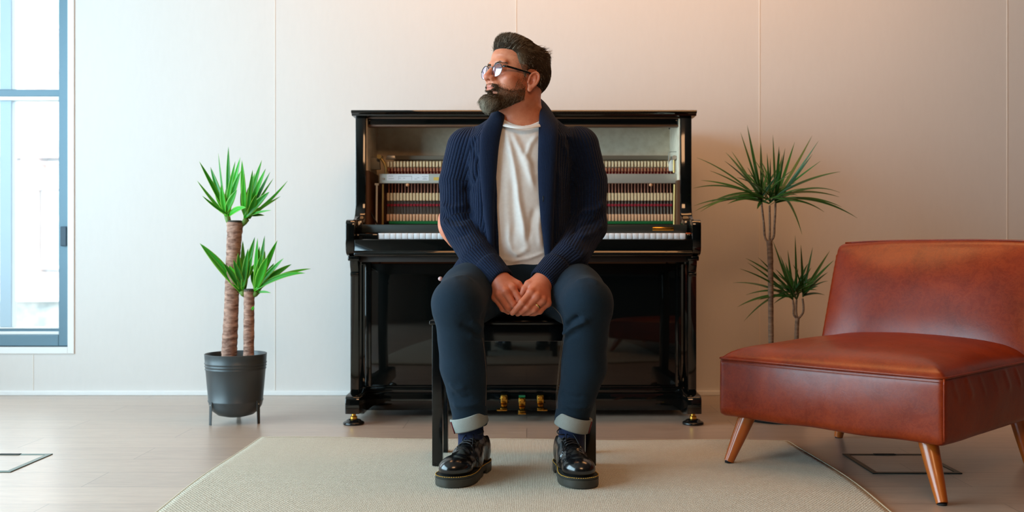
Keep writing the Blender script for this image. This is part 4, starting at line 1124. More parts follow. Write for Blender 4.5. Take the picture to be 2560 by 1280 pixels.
g3 = lambda c, r: np.exp(-(((hq-np.array(c, np.float32))/np.array(r, np.float32))**2).sum(1))
red = g3((0, -.100, -.063), (.021, .016, .0085))*1.0
tone[:, 0] = np.clip(red, 0, 1)                                                        # lips
tone[:, 1] = np.clip(g3((0, -.12, -.031), (.018, .016, .014))*.8 + g3((.08, .016, -.03), (.02, .03, .04))*.7 + g3((-.08, .016, -.03), (.02, .03, .04))*.7 + .5*g3((.05, -.07, -.03), (.02, .03, .02)) + .6*(V[:, 2] < .8), 0, 1)   # ruddiness
tone[:, 2] = np.clip(g3((0, -.06, -.110), (.08, .07, .040))*1.1, 0, 1)                   # stubble zone under the beard
at = person.data.attributes.new('tone', 'FLOAT_COLOR', 'POINT'); at.data.foreach_set('color', tone.ravel())
def m_skin():
    m = mat('skin', lin(206, 134, 100), .46, spec=.42, sss=.12); t = NT(m)
    a = t.n('Attribute'); a.attribute_name = 'tone'; sp = t.n('SeparateColor'); t.l(a.outputs['Color'], sp.inputs[0])
    v = t.coords('Object'); f = t.noise(v, 45, 4, .6); f2 = t.noise(v, 700, 2, .5); f3 = t.noise(v, 14, 3)
    c = t.ramp(f, [(.3, lin(198, 118, 84)), (.7, lin(214, 142, 108))])
    c = t.mix(t.math('MULTIPLY', f3, .25), c, lin(200, 104, 76))
    c = t.mix(t.math('MULTIPLY', sp.outputs[1], .6), c, lin(196, 96, 74))
    c = t.mix(t.math('MULTIPLY', sp.outputs[0], .75), c, lin(178, 82, 76))
    c = t.mix(t.math('MULTIPLY', sp.outputs[2], .35), c, lin(120, 84, 68))
    t.base(c); n1 = t.bump(f2, .18, .0006); t.normal(t.bump(f, .08, .001, n1)); return m
person.data.materials.append(m_skin())
# --- eyes
M_EYE = mat('eye_white', lin(226, 218, 208), .15); M_IRIS = mat('iris', lin(70, 60, 46), .1)
for s in (-1, 1):
    c = HW((s*.032, -.0795, -.004))
    bm = bmesh.new(); bmesh.ops.create_uvsphere(bm, u_segments=24, v_segments=16, radius=.0121); bm.transform(Matrix.Translation(c))
    e = obj('eyeball', bm, M_EYE, person)
    p0, p1 = HW((s*.0318, -.0912, -.0042)), HW((s*.0318, -.0922, -.0042))
    obj('iris', tube([p0, p1], .0055, 20), M_IRIS, e)
# --- hair and beard: a close-fitting base and thousands of strands
def m_hair():
    m = mat('hair', (.05, .04, .03, 1), .78, spec=.12); t = NT(m)
    a = t.n('Attribute'); a.attribute_name = 'tint'; t.base(a.outputs['Color']); return m
M_HAIR = m_hair()
def hair_shell(p):
    q = HL(p); x, y, z = q[:, 0], q[:, 1], q[:, 2]
    line = np.interp(y, [-.12, -.085, -.066, -.056, -.046, -.036, -.026, -.018, -.012, .000, .020, .028, .050, .10], [.066, .064, .060, .052, .026, .008, -.010, -.024, .006, .010, .012, -.050, -.085, -.098]).astype(np.float32)
    fade = np.clip((z-line)/.016, .25, 1)
    d = head_sdf(q) - (.0042*fade + .004*np.clip((y-.03)/.05, 0, 1)).astype(np.float32)
    d = smin(d, ellip(q, (0, -.020, .092), (.055, .068, .035)), .014)
    d = smin(d, ellip(q, (0, -.046, .086), (.050, .042, .036)), .012)
    d = smin(d, ellip(q, (.0, .048, .072), (.060, .058, .036)), .02)
    d = smax(d, line - z, .004)
    for s in (-1, 1): d = smax(d, -ellip(q, (s*.084, .004, -.027), (.026, .021, .036)), .003)
    return d
def beard_up(y): return np.interp(y, [-.14, -.112, -.105, -.092, -.080, -.060, -.040, -.020, .01], [-.0450, -.0450, -.0470, -.0530, -.0640, -.0680, -.064, -.056, -.05])
def beard_shell(p):
    q = HL(p); x, y, z = q[:, 0], q[:, 1], q[:, 2]
    chinw = np.exp(-((y+.105)/.045)**2)*np.clip((-.081-z)/.024, 0, 1)
    up = beard_up(y).astype(np.float32)
    th = (.0002 + .0036*np.clip((up-z-.002)/.020, 0, 1)*np.clip((-.008-y)/.03, 0, 1)) + .018*chinw*np.exp(-(x/.05)**2)
    d = head_sdf(q) - th.astype(np.float32)
    lo = np.interp(y, [-.15, -.10, -.06, -.03, -.005, .012], [-.150, -.146, -.128, -.106, -.088, -.080]).astype(np.float32)
    d = smax(d, z-up, .003); d = smax(d, lo-z, .004); d = smax(d, y+.006, .003)
    d = smax(d, -ellip(q, (0, -.112, -.0634), (.0240, .030, .0102)), .003)
    for s in (-1, 1): d = smax(d, -ellip(q, (s*.0185, -.108, -.0785), (.0110, .030, .0070)), .003)
    return d
def strands(V, N, count, flow, length, rad, tint, seed, pick=None):
    r = np.random.default_rng(seed)
    w = np.ones(len(V)) if pick is None else pick; w = w/w.sum()
    ids = r.choice(len(V), count, p=w); SV, SF, SC = [], [], []
    K = 4
    for i in ids:
        v = V[i]; n = N[i]; q = HL(v[None].astype(np.float32))[0]
        d, lift, curl = flow(q, r)
        d = HM @ np.array(d, np.float32); d = d - n*np.dot(d, n); nd = np.linalg.norm(d)
        if nd < 1e-5: continue
        d = d/nd; b = np.cross(n, d); L = length(q, r); col = tint(q, r)
        d = d + b*r.normal(0, .16)
        k0 = len(SV)
        for j in range(K):
            t = j/(K-1)
            c = v - n*.0012 + d*L*t + n*L*(lift*t + curl*t*t)
            rr = rad*(1-.85*t)
            for a in (0, 2.094, 4.189):
                SV.append(c + (b*math.cos(a) + n*math.sin(a))*rr); SC.append(col)
            if j:
                for a in range(3):
                    x0 = k0+(j-1)*3+a; x1 = k0+(j-1)*3+(a+1) % 3; SF.append((x0, x1, x1+3, x0+3))
    return SV, SF, SC
def hairy(name, shell, lo, hi, basecol, sets, parent):
    V, Q = sdf_mesh(shell, lo, hi, .0024, 2, .4); N_ = normals(V, Q)
    V = V + N_*(.0008*wave_noise(V, 260, 2))[:, None]
    VV = [tuple(v) for v in V]; FF = [tuple(q) for q in Q]; CC = [basecol(q) for q in HL(V.astype(np.float32))]
    for s in sets:
        s = list(s)
        if s[-1] == 'front': qq = HL(V.astype(np.float32)); s[-1] = ((qq[:, 2] > .052) & (qq[:, 1] < .03)) + 1e-6
        sv, sf, scol = strands(V, N_, *s); k = len(VV)
        VV += [tuple(v) for v in sv]; FF += [tuple(i+k for i in f) for f in sf]; CC += scol
    o = obj(name, (VV, FF), M_HAIR, parent)
    at = o.data.attributes.new('tint', 'FLOAT_COLOR', 'POINT'); at.data.foreach_set('color', np.array(CC, np.float32).ravel())
    return o
DK, BR, GY, LG = lin(38, 29, 21), lin(88, 66, 45), lin(132, 118, 98), lin(192, 180, 160)
def lerp4(a, b, t): return tuple(a[i]*(1-t)+b[i]*t for i in range(4))
def hflow(q, r):
    x, y, z = q
    if z > .060:
        d = (x*1.5 + r.normal(0, .10), .9, .35 + (.55 if y < -.03 else -.25)); return d, .03 + r.random()*.08, -.02
    return (0, .55, -.75 - (.4 if y > .05 else 0)), .16, -.05
def hlen(q, r): return .021*(.7+.6*r.random()) if q[2] > .060 else .011*(.7+.6*r.random())
def htint(q, r):
    x, y, z = q
    g_ = .20 if z > .06 else .24
    g_ += .55*math.exp(-((y+.040)/.022)**2 - ((z-.035)/.03)**2)
    if z > .07 and y < -.02: g_ += .16
    if r.random() < g_: return lerp4(GY, LG, r.random())
    return lerp4(DK, BR, r.random())
def spike(q, r):
    return (r.normal(0, .3), .75 + r.random()*.3, .75), .40, .12
def hbase(q):
    t_ = .5*math.exp(-((q[1]+.042)/.016)**2 - ((q[2]-.03)/.03)**2)
    if q[1] < -.018 and q[2] < .02 or q[2] < -.085: return lerp4(lerp4(DK, BR, .1), lin(132, 86, 62), .55)
    return lerp4(lerp4(DK, BR, .1), GY, t_)
lo, hi = HO-.18, HO+.20
hair = hairy('hair', hair_shell, lo, hi, hbase, [(9000, hflow, hlen, .00050, htint, 3), (7000, hflow, hlen, .00050, htint, 13, 'front')], person)
# a few unruly tufts at the crown
Vh, Qh = sdf_mesh(hair_shell, lo, hi, .004, 1); Nh = normals(Vh, Qh); qh = HL(Vh.astype(np.float32))
pk = ((qh[:, 1] > .045) & (qh[:, 2] > .075)).astype(float) + 1e-9
sv, sf, scol = strands(Vh, Nh, 110, spike, lambda q, r: .016+.018*r.random(), .0009, htint, 9, pk)
tf = obj('crown_tufts', ([tuple(v) for v in sv], sf), M_HAIR, hair)
at = tf.data.attributes.new('tint', 'FLOAT_COLOR', 'POINT'); at.data.foreach_set('color', np.array(scol, np.float32).ravel())
def bflow(q, r):
    x, y, z = q
    if z > -.057 and y < -.085: return (x*18 + r.normal(0, .2), -.1, -.9), .22, -.05
    return (x*2 + r.normal(0, .25), -.35 if y < -.06 else -.15, -1), .30, .0
def blen(q, r):
    c = math.exp(-((q[1]+.105)/.04)**2)*min(max((-.074-q[2])/.03, 0), 1)
    return (.0070 + .010*c)*(.7+.6*r.random())
def btint(q, r):
    x, y, z = q
    c = math.exp(-((y+.115)/.035)**2)*min(max((-.082-z)/.025, 0), 1)
    g_ = .16 + .6*c
    if r.random() < g_: return lerp4(GY, LG, r.random()*.8+.1)
    return lerp4(DK, BR, r.random())
def bbase(q):
    e_ = min(max((beard_up(q[1])-q[2])/.030, 0), 1)*min(max((-.006-q[1])/.03, 0), 1) if q[1] > -.085 else 1.0
    c = math.exp(-((q[1]+.115)/.03)**2)*min(max((-.09-q[2])/.02, 0), 1)
    return lerp4(lin(132, 86, 62), lerp4(lerp4(DK, BR, .6), GY, .5*c), e_)
beard = hairy('beard', beard_shell, HO-.2, HO+.15, bbase, [(14000, bflow, blen, .00045, btint, 4)], person)
# stubble on the cheeks and in front of the ears, thinning out upwards
Vp_, Np_ = V, normals(V, Q)
yq, zq, xq = hq[:, 1], hq[:, 2], np.abs(hq[:, 0])
dz = zq-beard_up(yq); zone = np.clip(1-dz/np.where(yq > -.045, .052, .020), 0, 1)**1.6*(dz > -.012)*(yq > -.125)*(yq < -.008)*(zq > -.125)*(zq < .0)*(xq > .012)
zone = zone*~((yq < -.092) & (zq > -.047))*(xq < .071)
zone = zone*(1-np.exp(-((hq-np.array((0, -.100, -.063), np.float32))**2/np.array((.024, .03, .012), np.float32)**2).sum(1)*.7)).clip(0, 1)
lowz = np.clip((np.interp(yq, [-.15, -.10, -.06, -.03, -.005], [-.150, -.146, -.128, -.106, -.088])+.004-zq)/-.002, 0, 1)
sv, sf, scol = strands(Vp_, Np_, 9000, bflow, lambda q, r: .0058*(.6+.8*r.random()), .00044, lambda q, r: lerp4(GY, LG, r.random()*.5) if r.random() < .2 else lerp4(DK, BR, .2+.8*r.random()), 6, zone*lowz+1e-12)
stb = obj('stubble', ([tuple(v) for v in sv], sf), M_HAIR, beard)
at = stb.data.attributes.new('tint', 'FLOAT_COLOR', 'POINT'); at.data.foreach_set('color', np.array(scol, np.float32).ravel())
# fine hairs that soften the hairline
hl = np.exp(-((yq+.050)/.014)**2 - ((zq-.030)/.030)**2)*(xq > .04) + .8*np.exp(-((yq+.020)/.010)**2 - ((zq+.014)/.02)**2)*(xq > .04) + 1.3*np.exp(-((zq-.066)/.005)**2)*(yq < -.04)
sv, sf, scol = strands(Vp_, Np_, 2600, lambda q, r: (((r.normal(0, .12), .6, .9) if q[2] > .054 else (r.normal(0, .15), .9, -.5) if q[1] < -.03 else (r.normal(0, .15), .35, -.9)), .12, 0), lambda q, r: .011*(.5+.8*r.random()), .00036, htint, 8, hl*(zq > -.11)+1e-12)
fh = obj('hairline', ([tuple(v) for v in sv], sf), M_HAIR, hair)
at = fh.data.attributes.new('tint', 'FLOAT_COLOR', 'POINT'); at.data.foreach_set('color', np.array(scol, np.float32).ravel())
# eyebrows
for s in (-1, 1):
    bV = []; bF = []; bC = []
    r = np.random.default_rng(11+s)
    for i in range(260):
        t_ = r.random(); x = s*(.010+.040*t_); z_ = .0118 + .006*math.sin(t_*2.6) + r.normal(0, .0017)
        y_ = -.0985 + .011*t_**1.5 + .004*(t_ > .6)*(t_-.6)*5
        c0 = np.array(tuple(HW((x, y_, z_)))); d = HM @ np.array((s*.8, .1, .35 if t_ < .5 else -.25)); b_ = HM @ np.array((0, -.5, 1.))
        k = len(bV); L_ = .007
        for j in range(3):
            for w_ in (-1, 1): bV.append(tuple(c0 + d*L_*j/2 + b_*w_*.0005*(1-j/2.2) + HM @ np.array((0, -.0012*math.sin(j*1.5), 0)))); bC.append(lerp4(DK, BR, r.random()))
        bF += [(k, k+1, k+3, k+2), (k+2, k+3, k+5, k+4)]
    eb = obj('eyebrow', (bV, bF), M_HAIR, person)
    at = eb.data.attributes.new('tint', 'FLOAT_COLOR', 'POINT'); at.data.foreach_set('color', np.array(bC, np.float32).ravel())
# --- glasses
M_GFR = mat('black_acetate', lin(14, 13, 14), .25); M_GMET = mat('gunmetal_rim', lin(120, 120, 128), .3, metal=1)
def m_lens():
    m = bpy.data.materials.new('coated_lens'); m.use_nodes = True; t = NT(m); n = t.t.nodes; n.remove(n['Principled BSDF'])
    tr = t.n('BsdfTransparent'); tr.inputs[0].default_value = (.93, .92, .97, 1)
    gl = t.n('BsdfGlossy'); gl.inputs['Roughness'].default_value = .03; gl.inputs['Color'].default_value = (.84, .76, 1.0, 1)
    mx = t.n('MixShader'); mx.inputs[0].default_value = .6
    t.l(tr.outputs[0], mx.inputs[1]); t.l(gl.outputs[0], mx.inputs[2]); t.l(mx.outputs[0], n['Material Output'].inputs[0]); return m
M_LENS = m_lens()
LY = -.1045
gls = obj('glasses', tube([HW((x, LY-.003+.004*abs(x)/.01*.5, .0000+.003*math.cos(x/.0105*1.5))) for x in np.linspace(-.0105, .0105, 9)], .0013, 8), M_GMET, person)
for s in (-1, 1):
    def lp(a, k=1.0, dy=0.0):
        x = .0232*math.cos(a); z = .0205*math.sin(a)*(1.0 if math.sin(a) > 0 else 1.06)
        return HW((s*(.0333 + x*k), LY + dy + .14*max(x*k+.006, 0)*.9, -.0100 + z*k))
    ring = [lp(2*math.pi*i/48) for i in range(48)]
    obj('rim', tube(ring, .0008, 8, closed=True), M_GMET, gls)
    top_ = [lp(a, 1.0, -.0002) for a in np.linspace(R(8), R(172), 26)]
    obj('brow_rim', tube(top_, [.0008]+[.0013]*24+[.0008], 8), M_GFR, gls)
    V = [lp(0, 0, -.0012)]; F = []
    for k_, r_ in enumerate((.35, .7, .985)):
        for i in range(48): V.append(lp(2*math.pi*i/48, r_, -.0012*(1-r_*r_)))
    for i in range(48): F.append((0, 1+i, 1+(i+1) % 48))
    for k_ in range(2):
        for i in range(48): F.append((1+k_*48+i, 1+(k_+1)*48+i, 1+(k_+1)*48+(i+1) % 48, 1+k_*48+(i+1) % 48))
    obj('lens', (V, F), M_LENS, gls)
    tp = smooth_path([(s*.0560, LY+.006, -.0010), (s*.0660, LY+.013, -.0010), (s*.0705, -.073, -.0015), (s*.0760, -.038, -.0025), (s*.0790, -.012, -.0035), (s*.0770, .004, -.0080), (s*.0740, .018, -.0200)], 5)
    tw = []
    for q in tp: tw.append(HW(q))
    up = Vector(tuple(HM @ np.array((0, 0, 1.)))); rings = []
    for i, p in enumerate(tw):
        tg = (tw[min(i+1, len(tw)-1)]-tw[max(i-1, 0)]).normalized(); sd = tg.cross(up).normalized(); uu = sd.cross(tg)
        rings.append([p + uu*(.0034*math.cos(a)) + sd*(.0011*math.sin(a)) for a in [2*math.pi*j/12 for j in range(12)]])
    obj('temple', loft(rings), M_GFR, gls)
    obj('nose_pad', tube([HW((s*.0105, LY+.001, -.009)), HW((s*.0115, LY+.008, -.017))], [.0008, .0026], 8), M_GMET, gls)
# --- wedding ring on his left ring finger
c = FL['ring'][0]*.40 + FL['ring'][1]*.60; ax = Vector(tuple(FL['ring'][1]-FL['ring'][0])).normalized(); u_, v_ = frame_at(ax)
rp = [[Vector(tuple(c)) + (u_*math.cos(a)+v_*math.sin(a))*r_ + ax*h_ for a in [2*math.pi*k/40 for k in range(40)]] for r_, h_ in ((.0102, -.0026), (.0112, -.0026), (.0116, 0), (.0112, .0026), (.0102, .0026), (.0102, -.0026))]
obj('wedding_ring', loft(rp, cap=False), mat('gold_band', lin(214, 176, 110), .2, metal=1), person)
# ---------------------------------------------------------------- his clothes
def uv_layer(me, uv):
    l = me.uv_layers.new(name='UVMap'); l.data.foreach_set('uv', np.asarray(uv, np.float32).ravel())
def chain_uv(V, pts, rad, ref=(0, 1, 0)):
    """angle and length along a bent tube for each vertex, and the distance to its skin"""
    best = np.full(len(V), 1e9); ang = np.zeros(len(V)); al = np.zeros(len(V)); L0 = 0
    for i in range(len(pts)-1):
        a, b = np.asarray(pts[i], float), np.asarray(pts[i+1], float); ab = b-a; L = np.linalg.norm(ab); t_ = ab/L
        tt_ = np.clip(((V-a) @ ab)/(L*L), 0, 1); q = V-a-tt_[:, None]*ab
        d = np.linalg.norm(q, axis=1) - (rad[i]+(rad[i+1]-rad[i])*tt_)
        u = np.array(ref, float); u = u-t_*(u@t_); u /= np.linalg.norm(u); w = np.cross(t_, u)
        k = d < best
        best[k] = d[k]; ang[k] = np.arctan2(q[k]@w, q[k]@u); al[k] = L0+tt_[k]*L; L0 += L
    return ang, al, best
def knit_uv(me, V, Q, regions):
    """regions: list of (angle, along, dist, ribs); each face takes the nearest region; rib phase unwrapped inside the face"""
    D = np.stack([r[2] for r in regions], 1); fd = D[Q].mean(1); reg = fd.argmin(1)
    uv = np.zeros((len(Q), 4, 2))
    for i, (ang, al, _, n) in enumerate(regions):
        m = reg == i; ph = (ang[Q[m]]/(2*np.pi)*n)
        ph = ph - n*np.round((ph-ph[:, :1])/n)
        uv[m, :, 0] = ph; uv[m, :, 1] = al[Q[m]]/.0052
    uv_layer(me, uv.reshape(-1, 2))
def m_knit(name, ca, cb, depth=.0045):
    m = mat(name, ca, .92, spec=.15, sheen=.04); t = NT(m)
    tc = t.n('TexCoord'); sx = t.n('SeparateXYZ'); t.l(tc.outputs['UV'], sx.inputs[0])
    r = t.math('ABSOLUTE', t.math('SINE', t.math('MULTIPLY', sx.outputs[0], math.pi)))       # ribs
    r2 = t.math('POWER', r, .55)
    # stitches: little v shapes up each rib
    v = t.math('ADD', sx.outputs[1], t.math('MULTIPLY', r, .55))
    st = t.math('ABSOLUTE', t.math('SINE', t.math('MULTIPLY', v, math.pi)))
    hgt = t.math('ADD', r2, t.math('MULTIPLY', st, .16))
    f = t.noise(t.coords('Object'), 320, 3, .6)
    hgt = t.math('ADD', hgt, t.math('MULTIPLY', f, .22))
    c = t.mix(f, ca, cb); c = t.mix(t.math('MULTIPLY', st, .25), c, cb); t.base(c)
    t.normal(t.bump(hgt, .85, depth)); return m
M_KNIT = m_knit('navy_rib_knit', lin(9, 18, 36), lin(20, 35, 62))
M_KNITF = m_knit('navy_fine_knit', lin(9, 17, 35), lin(20, 34, 60), .0010)
def front_y(x, z, keys, n=2.3):
    K = np.array(keys); cx, cy, a, b = (np.interp(z, K[:, 0], K[:, i]) for i in (1, 2, 3, 4))
    s = np.clip(1-np.abs((x-cx)/a)**n, 0, 1)**(1/n); return cy-b*s
def pz(py, Y): return EYE+(630-py)*Y/FOC
# ---- white t-shirt
SHK = shrink(CARD, .016)
def shirt_sdf(p):
    d = stack(p, SHK)
    d = smax(d, -(ellip(p, (-.012, 3.235, 1.175), (.082, .125, .105))), .006)
    hem = .622 + .007*np.sin(p[:, 0]*38+.6) + .05*np.clip(p[:, 1]-3.1, 0, 1)
    return smax(d, hem-p[:, 2], .006)
V, Q = sdf_mesh(shirt_sdf, (-.26, 3.02, .60), (.26, 3.45, 1.16), .004, 2)
N_ = normals(V, Q)
def sp(*pts): return [vw(x, y, front_y((x-1317)*3.08/FOC, pz(y, 3.08), SHK)) for x, y in pts]
V = folds(V, N_*.8, [
 (sp((1262, 318), (1276, 370), (1287, 420), (1296, 500), (1308, 560), (1317, 622)), .010, .011), (sp((1276, 326), (1300, 372), (1320, 420), (1334, 470)), .011, .009),
 (sp((1345, 335), (1326, 360), (1316, 392), (1330, 420)), .008, .006), (sp((1282, 440), (1283, 520), (1288, 590)), .012, -.007),
 (sp((1274, 560), (1272, 600), (1280, 628), (1300, 640)), .008, .006), (sp((1318, 622), (1300, 634), (1286, 640)), .007, .005), (sp((1316, 610), (1326, 560), (1338, 520)), .010, -.006),
 (sp((1352, 520), (1346, 570), (1352, 620)), .010, .005), (sp((1248, 480), (1250, 560), (1246, 630)), .010, .005), (sp((1240, 646), (1280, 652), (1320, 648), (1360, 632)), .005, .004),
 (sp((1262, 662), (1300, 650), (1330, 642), (1362, 632)), .003, .003)])
N_ = normals(V, Q); V = V + N_*(.0022*wave_noise(V, 26, 8))[:, None]
M_TEE = noisy('white_cotton_jersey', lin(226, 218, 212), lin(234, 227, 221), 90, .85, .04, .0005, sheen=.1)
tee = obj('t_shirt', np_mesh('t_shirt', V, Q), M_TEE, person)
nb = []
for i in range(64):
    a = 2*math.pi*i/64
    x = -.012 + .0835*math.sin(a); y = 3.240 - .108*math.cos(a); z = 1.098 - .020*math.cos(a) - .006*math.cos(2*a)
    nb.append((x, y, z))
rings = []
for i in range(65):
    p = Vector(nb[i % 64]); o = (p-Vector((-.012, 3.24, p.z))).normalized(); t_ = (Vector(nb[(i+1) % 64])-Vector(nb[i-1])).normalized()
    up = Vector((0, 0, 1)); n_ = (o*.55+up*.75).normalized(); s_ = (up*.55-o*.75).normalized()
    rings.append([p + s_*(.0085*math.cos(b)) + n_*(.0020*math.sin(b)) for b in [2*math.pi*k/10 for k in range(10)]])
obj('neckband', loft(rings, cap=False), M_TEE, tee)
# ---- jeans
def jeans_sdf(p):
    d = ellip(p, (-.015, 3.250, .575), (.205, .150, .115))
    for hip, kn, cf, an, s in ((HIP_R, KNEE_R, CALF_R, ANK_R, -1), (HIP_L, KNEE_L, CALF_L, ANK_L, 1)):
        an2 = an+np.array((0, 0, .03), np.float32)
        mid = hip*.45+kn*.55+np.array((s*.012, 0, .004), np.float32)
        e = smin(chain(p, (hip, mid, kn), (.103, .094, .074), .02), chain(p, (kn, cf, an2), (.070, .066, .0525), .02), .02)
        e = smin(e, ellip(p, kn+np.array((0, .01, -.012), np.float32), (.069, .066, .078)), .02)
        d = smin(d, e, .035)
    d = smax(d, .152-p[:, 2], .004)
    d = smax(d, p[:, 2]-.66, .01)
    return smax(d, (.466-p[:, 2])*np.where(p[:, 1] > 3.09, 1, -1)-np.where(p[:, 1] > 3.09, 0, 9), .01)
V, Q = sdf_mesh(jeans_sdf, (-.33, 2.82, .14), (.33, 3.43, .69), .004, 2)
N_ = normals(V, Q)
jf = lambda pts, Y=0: on_front(V, pts)
V = folds(V, N_, [
 (jf(((1196, 838), (1172, 818), (1150, 810)), 2.90), .010, -.006), (jf(((1208, 826), (1196, 812), (1176, 800)), 2.92), .009, .006), (jf(((1204, 850), (1190, 842), (1172, 838)), 2.92), .008, .005),
 (jf(((1404, 842), (1424, 822), (1450, 806), (1470, 800)), 2.90), .009, .013), (jf(((1408, 826), (1428, 806), (1448, 792)), 2.90), .009, -.013), (jf(((1398, 858), (1420, 842), (1444, 832)), 2.92), .008, -.005), (jf(((1400, 790), (1412, 812), (1404, 836)), 2.94), .008, .008),
 (jf(((1130, 1010), (1150, 1016), (1180, 1012), (1205, 1000)), 2.97), .009, .005), (jf(((1128, 985), (1150, 996), (1180, 990)), 2.97), .008, -.004), (jf(((1120, 960), (1140, 972), (1165, 968)), 2.96), .010, .004),
 (jf(((1396, 1004), (1420, 1016), (1450, 1020), (1476, 1014)), 2.97), .009, .005), (jf(((1398, 980), (1425, 992), (1460, 994)), 2.97), .008, -.004),
 (jf(((1236, 740), (1222, 770), (1206, 800)), 2.99), .012, -.005), (jf(((1250, 790), (1230, 800), (1210, 815)), 2.99), .009, .005), (jf(((1376, 760), (1396, 780), (1408, 800)), 2.98), .010, -.005),
 (jf(((1128, 690), (1160, 684), (1190, 700)), 3.02), .012, .005), (jf(((1440, 700), (1470, 694), (1500, 706)), 3.0), .012, .005)])
N_ = normals(V, Q); V = V + N_*(.0024*wave_noise(V, 20, 5) + .0008*wave_noise(V, 70, 6))[:, None]
def m_denim(name, c1, c2, c3):
    m = mat(name, c1, .88, spec=.2, sheen=.03); t = NT(m)
    v = t.coords('Object'); f = t.noise(v, 620, 2, .6); g = t.noise(v, 5, 4, .6); w = t.noise(t.coords('Object', (500, 500, 60)), 1.0, 2)
    c = t.mix(f, c1, c2); c = t.mix(t.math('MULTIPLY', g, .5), c, c3); c = t.mix(t.math('MULTIPLY', w, .3), c, c2); t.base(c)
    t.normal(t.bump(f, .6, .0014)); return m
M_DENIM = m_denim('indigo_denim', lin(8, 20, 30), lin(26, 46, 62), lin(14, 32, 44))
M_DENIMB = m_denim('denim_wrong_side', lin(112, 116, 112), lin(160, 162, 154), lin(136, 140, 136))
jn = obj('jeans', np_mesh('jeans', V, Q), M_DENIM, person)
M_STITCH = mat('tan_stitching', lin(92, 74, 58), .8)
def surf_path(pts, V, lift=.0008):
    """seam laid on the nearest points of the cloth, seen from the front"""
    out = []
    for x, y in smooth_path(pts, 6):
        best = None
        d = V-np.array(tuple(W(x, y, 1.0)))*0
        px = 1317+V[:, 0]*FOC/V[:, 1]; py = 630-(V[:, 2]-EYE)*FOC/V[:, 1]
        k = ((px-x)**2+(py-y)**2) < 36
        if not k.any(): continue
        i = np.argmin(np.where(k, V[:, 1], 9)); Y = V[i, 1]-lift
        out.append(W(x, y, Y))
    if len(out) > 4:
        ys = np.array([p.y for p in out]); ys = np.convolve(np.pad(ys, 2, mode='edge'), np.ones(5)/5, 'valid')
        out = [Vector((p.x/p.y*y, y, EYE+(p.z-EYE)/p.y*y)) for p, y in zip(out, ys)]
    return out
for k_, pts in enumerate((((1372, 760), (1388, 772), (1402, 790), (1408, 812)), ((1412, 836), (1404, 880), (1398, 930), (1394, 980), (1394, 1022)), ((1409, 836), (1400, 880), (1394, 930), (1391, 980), (1391, 1022)), ((1207, 845), (1213, 900), (1216, 950), (1214, 1015)))):
    sp_ = surf_path(pts, V, .0012)
    if len(sp_) > 3: obj('seam', tube(sp_, .0006, 6), M_STITCH, jn)
# turned-up cuffs
def turnup(cpx, Y, tilt, w, name='turn_up'):
    c = W(cpx[0], cpx[1], Y); ax = Vector((math.sin(R(tilt)), 0, math.cos(R(tilt)))); u = Vector((math.cos(R(tilt)), 0, -math.sin(R(tilt)))); v = Vector((0, 1, 0))
    rings = []
    h = .0205
    for r_, z_ in ((.0500, -h+.002), (.0520, -h), (.0565, -h-.001), (.0580, -h+.003), (.0588, 0), (.0578, h-.003), (.0565, h), (.054, h+.001), (.0500, h-.004)):
        ring = []
        for k in range(64):
            a = 2*math.pi*k/64; rr = r_*(1+.02*math.sin(3*a+cpx[0])+.012*math.sin(5*a))
            ring.append(c + u*(rr*w*math.cos(a)) + v*(rr*.95*math.sin(a)) + ax*(z_ + .0018*math.sin(2*a+1)))
        rings.append(ring)
    o = obj(name, loft(rings, cap=False), M_DENIMB, jn)
    return o, c, u, ax
for cpx, tilt, w, sd in (((1174, 1052), -19, .965, -1), ((1433, 1055), 14.5, .955, 1)):
    o, c, u, ax = turnup(cpx, 3.02, tilt, w)
    e = c + u*(sd*.0545*w) + Vector((0, -.022, 0))
    obj('selvedge', tube([e-ax*.019, e, e+ax*.018], .0019, 8), mat('red_selvedge', lin(104, 34, 38), .8), o)
# ---- socks
M_SOCK = noisy('navy_sock_knit', lin(14, 24, 52), lin(24, 38, 72), 500, .95, .3, .0008, (1, 1, .3))
def sock(an, heel, toe, cf):
    a = Vector(tuple(an)); f = (Vector(toe)-Vector(heel)).normalized()
    up_ = (Vector(tuple(cf))-a).normalized()
    pts = [a+up_*.075, a+up_*.03, a+Vector((0, 0, -.015)), Vector((a.x, a.y, .085))+f*.004, Vector((a.x, a.y, .060))+f*.02, Vector((a.x, a.y, .055))+f*.06]
    return obj('sock', tube(smooth_path([tuple(p) for p in pts], 5), np.interp(np.linspace(0, 1, 26), [0, .4, .6, .8, 1], [.041, .039, .038, .039, .03]), 28), M_SOCK, person)
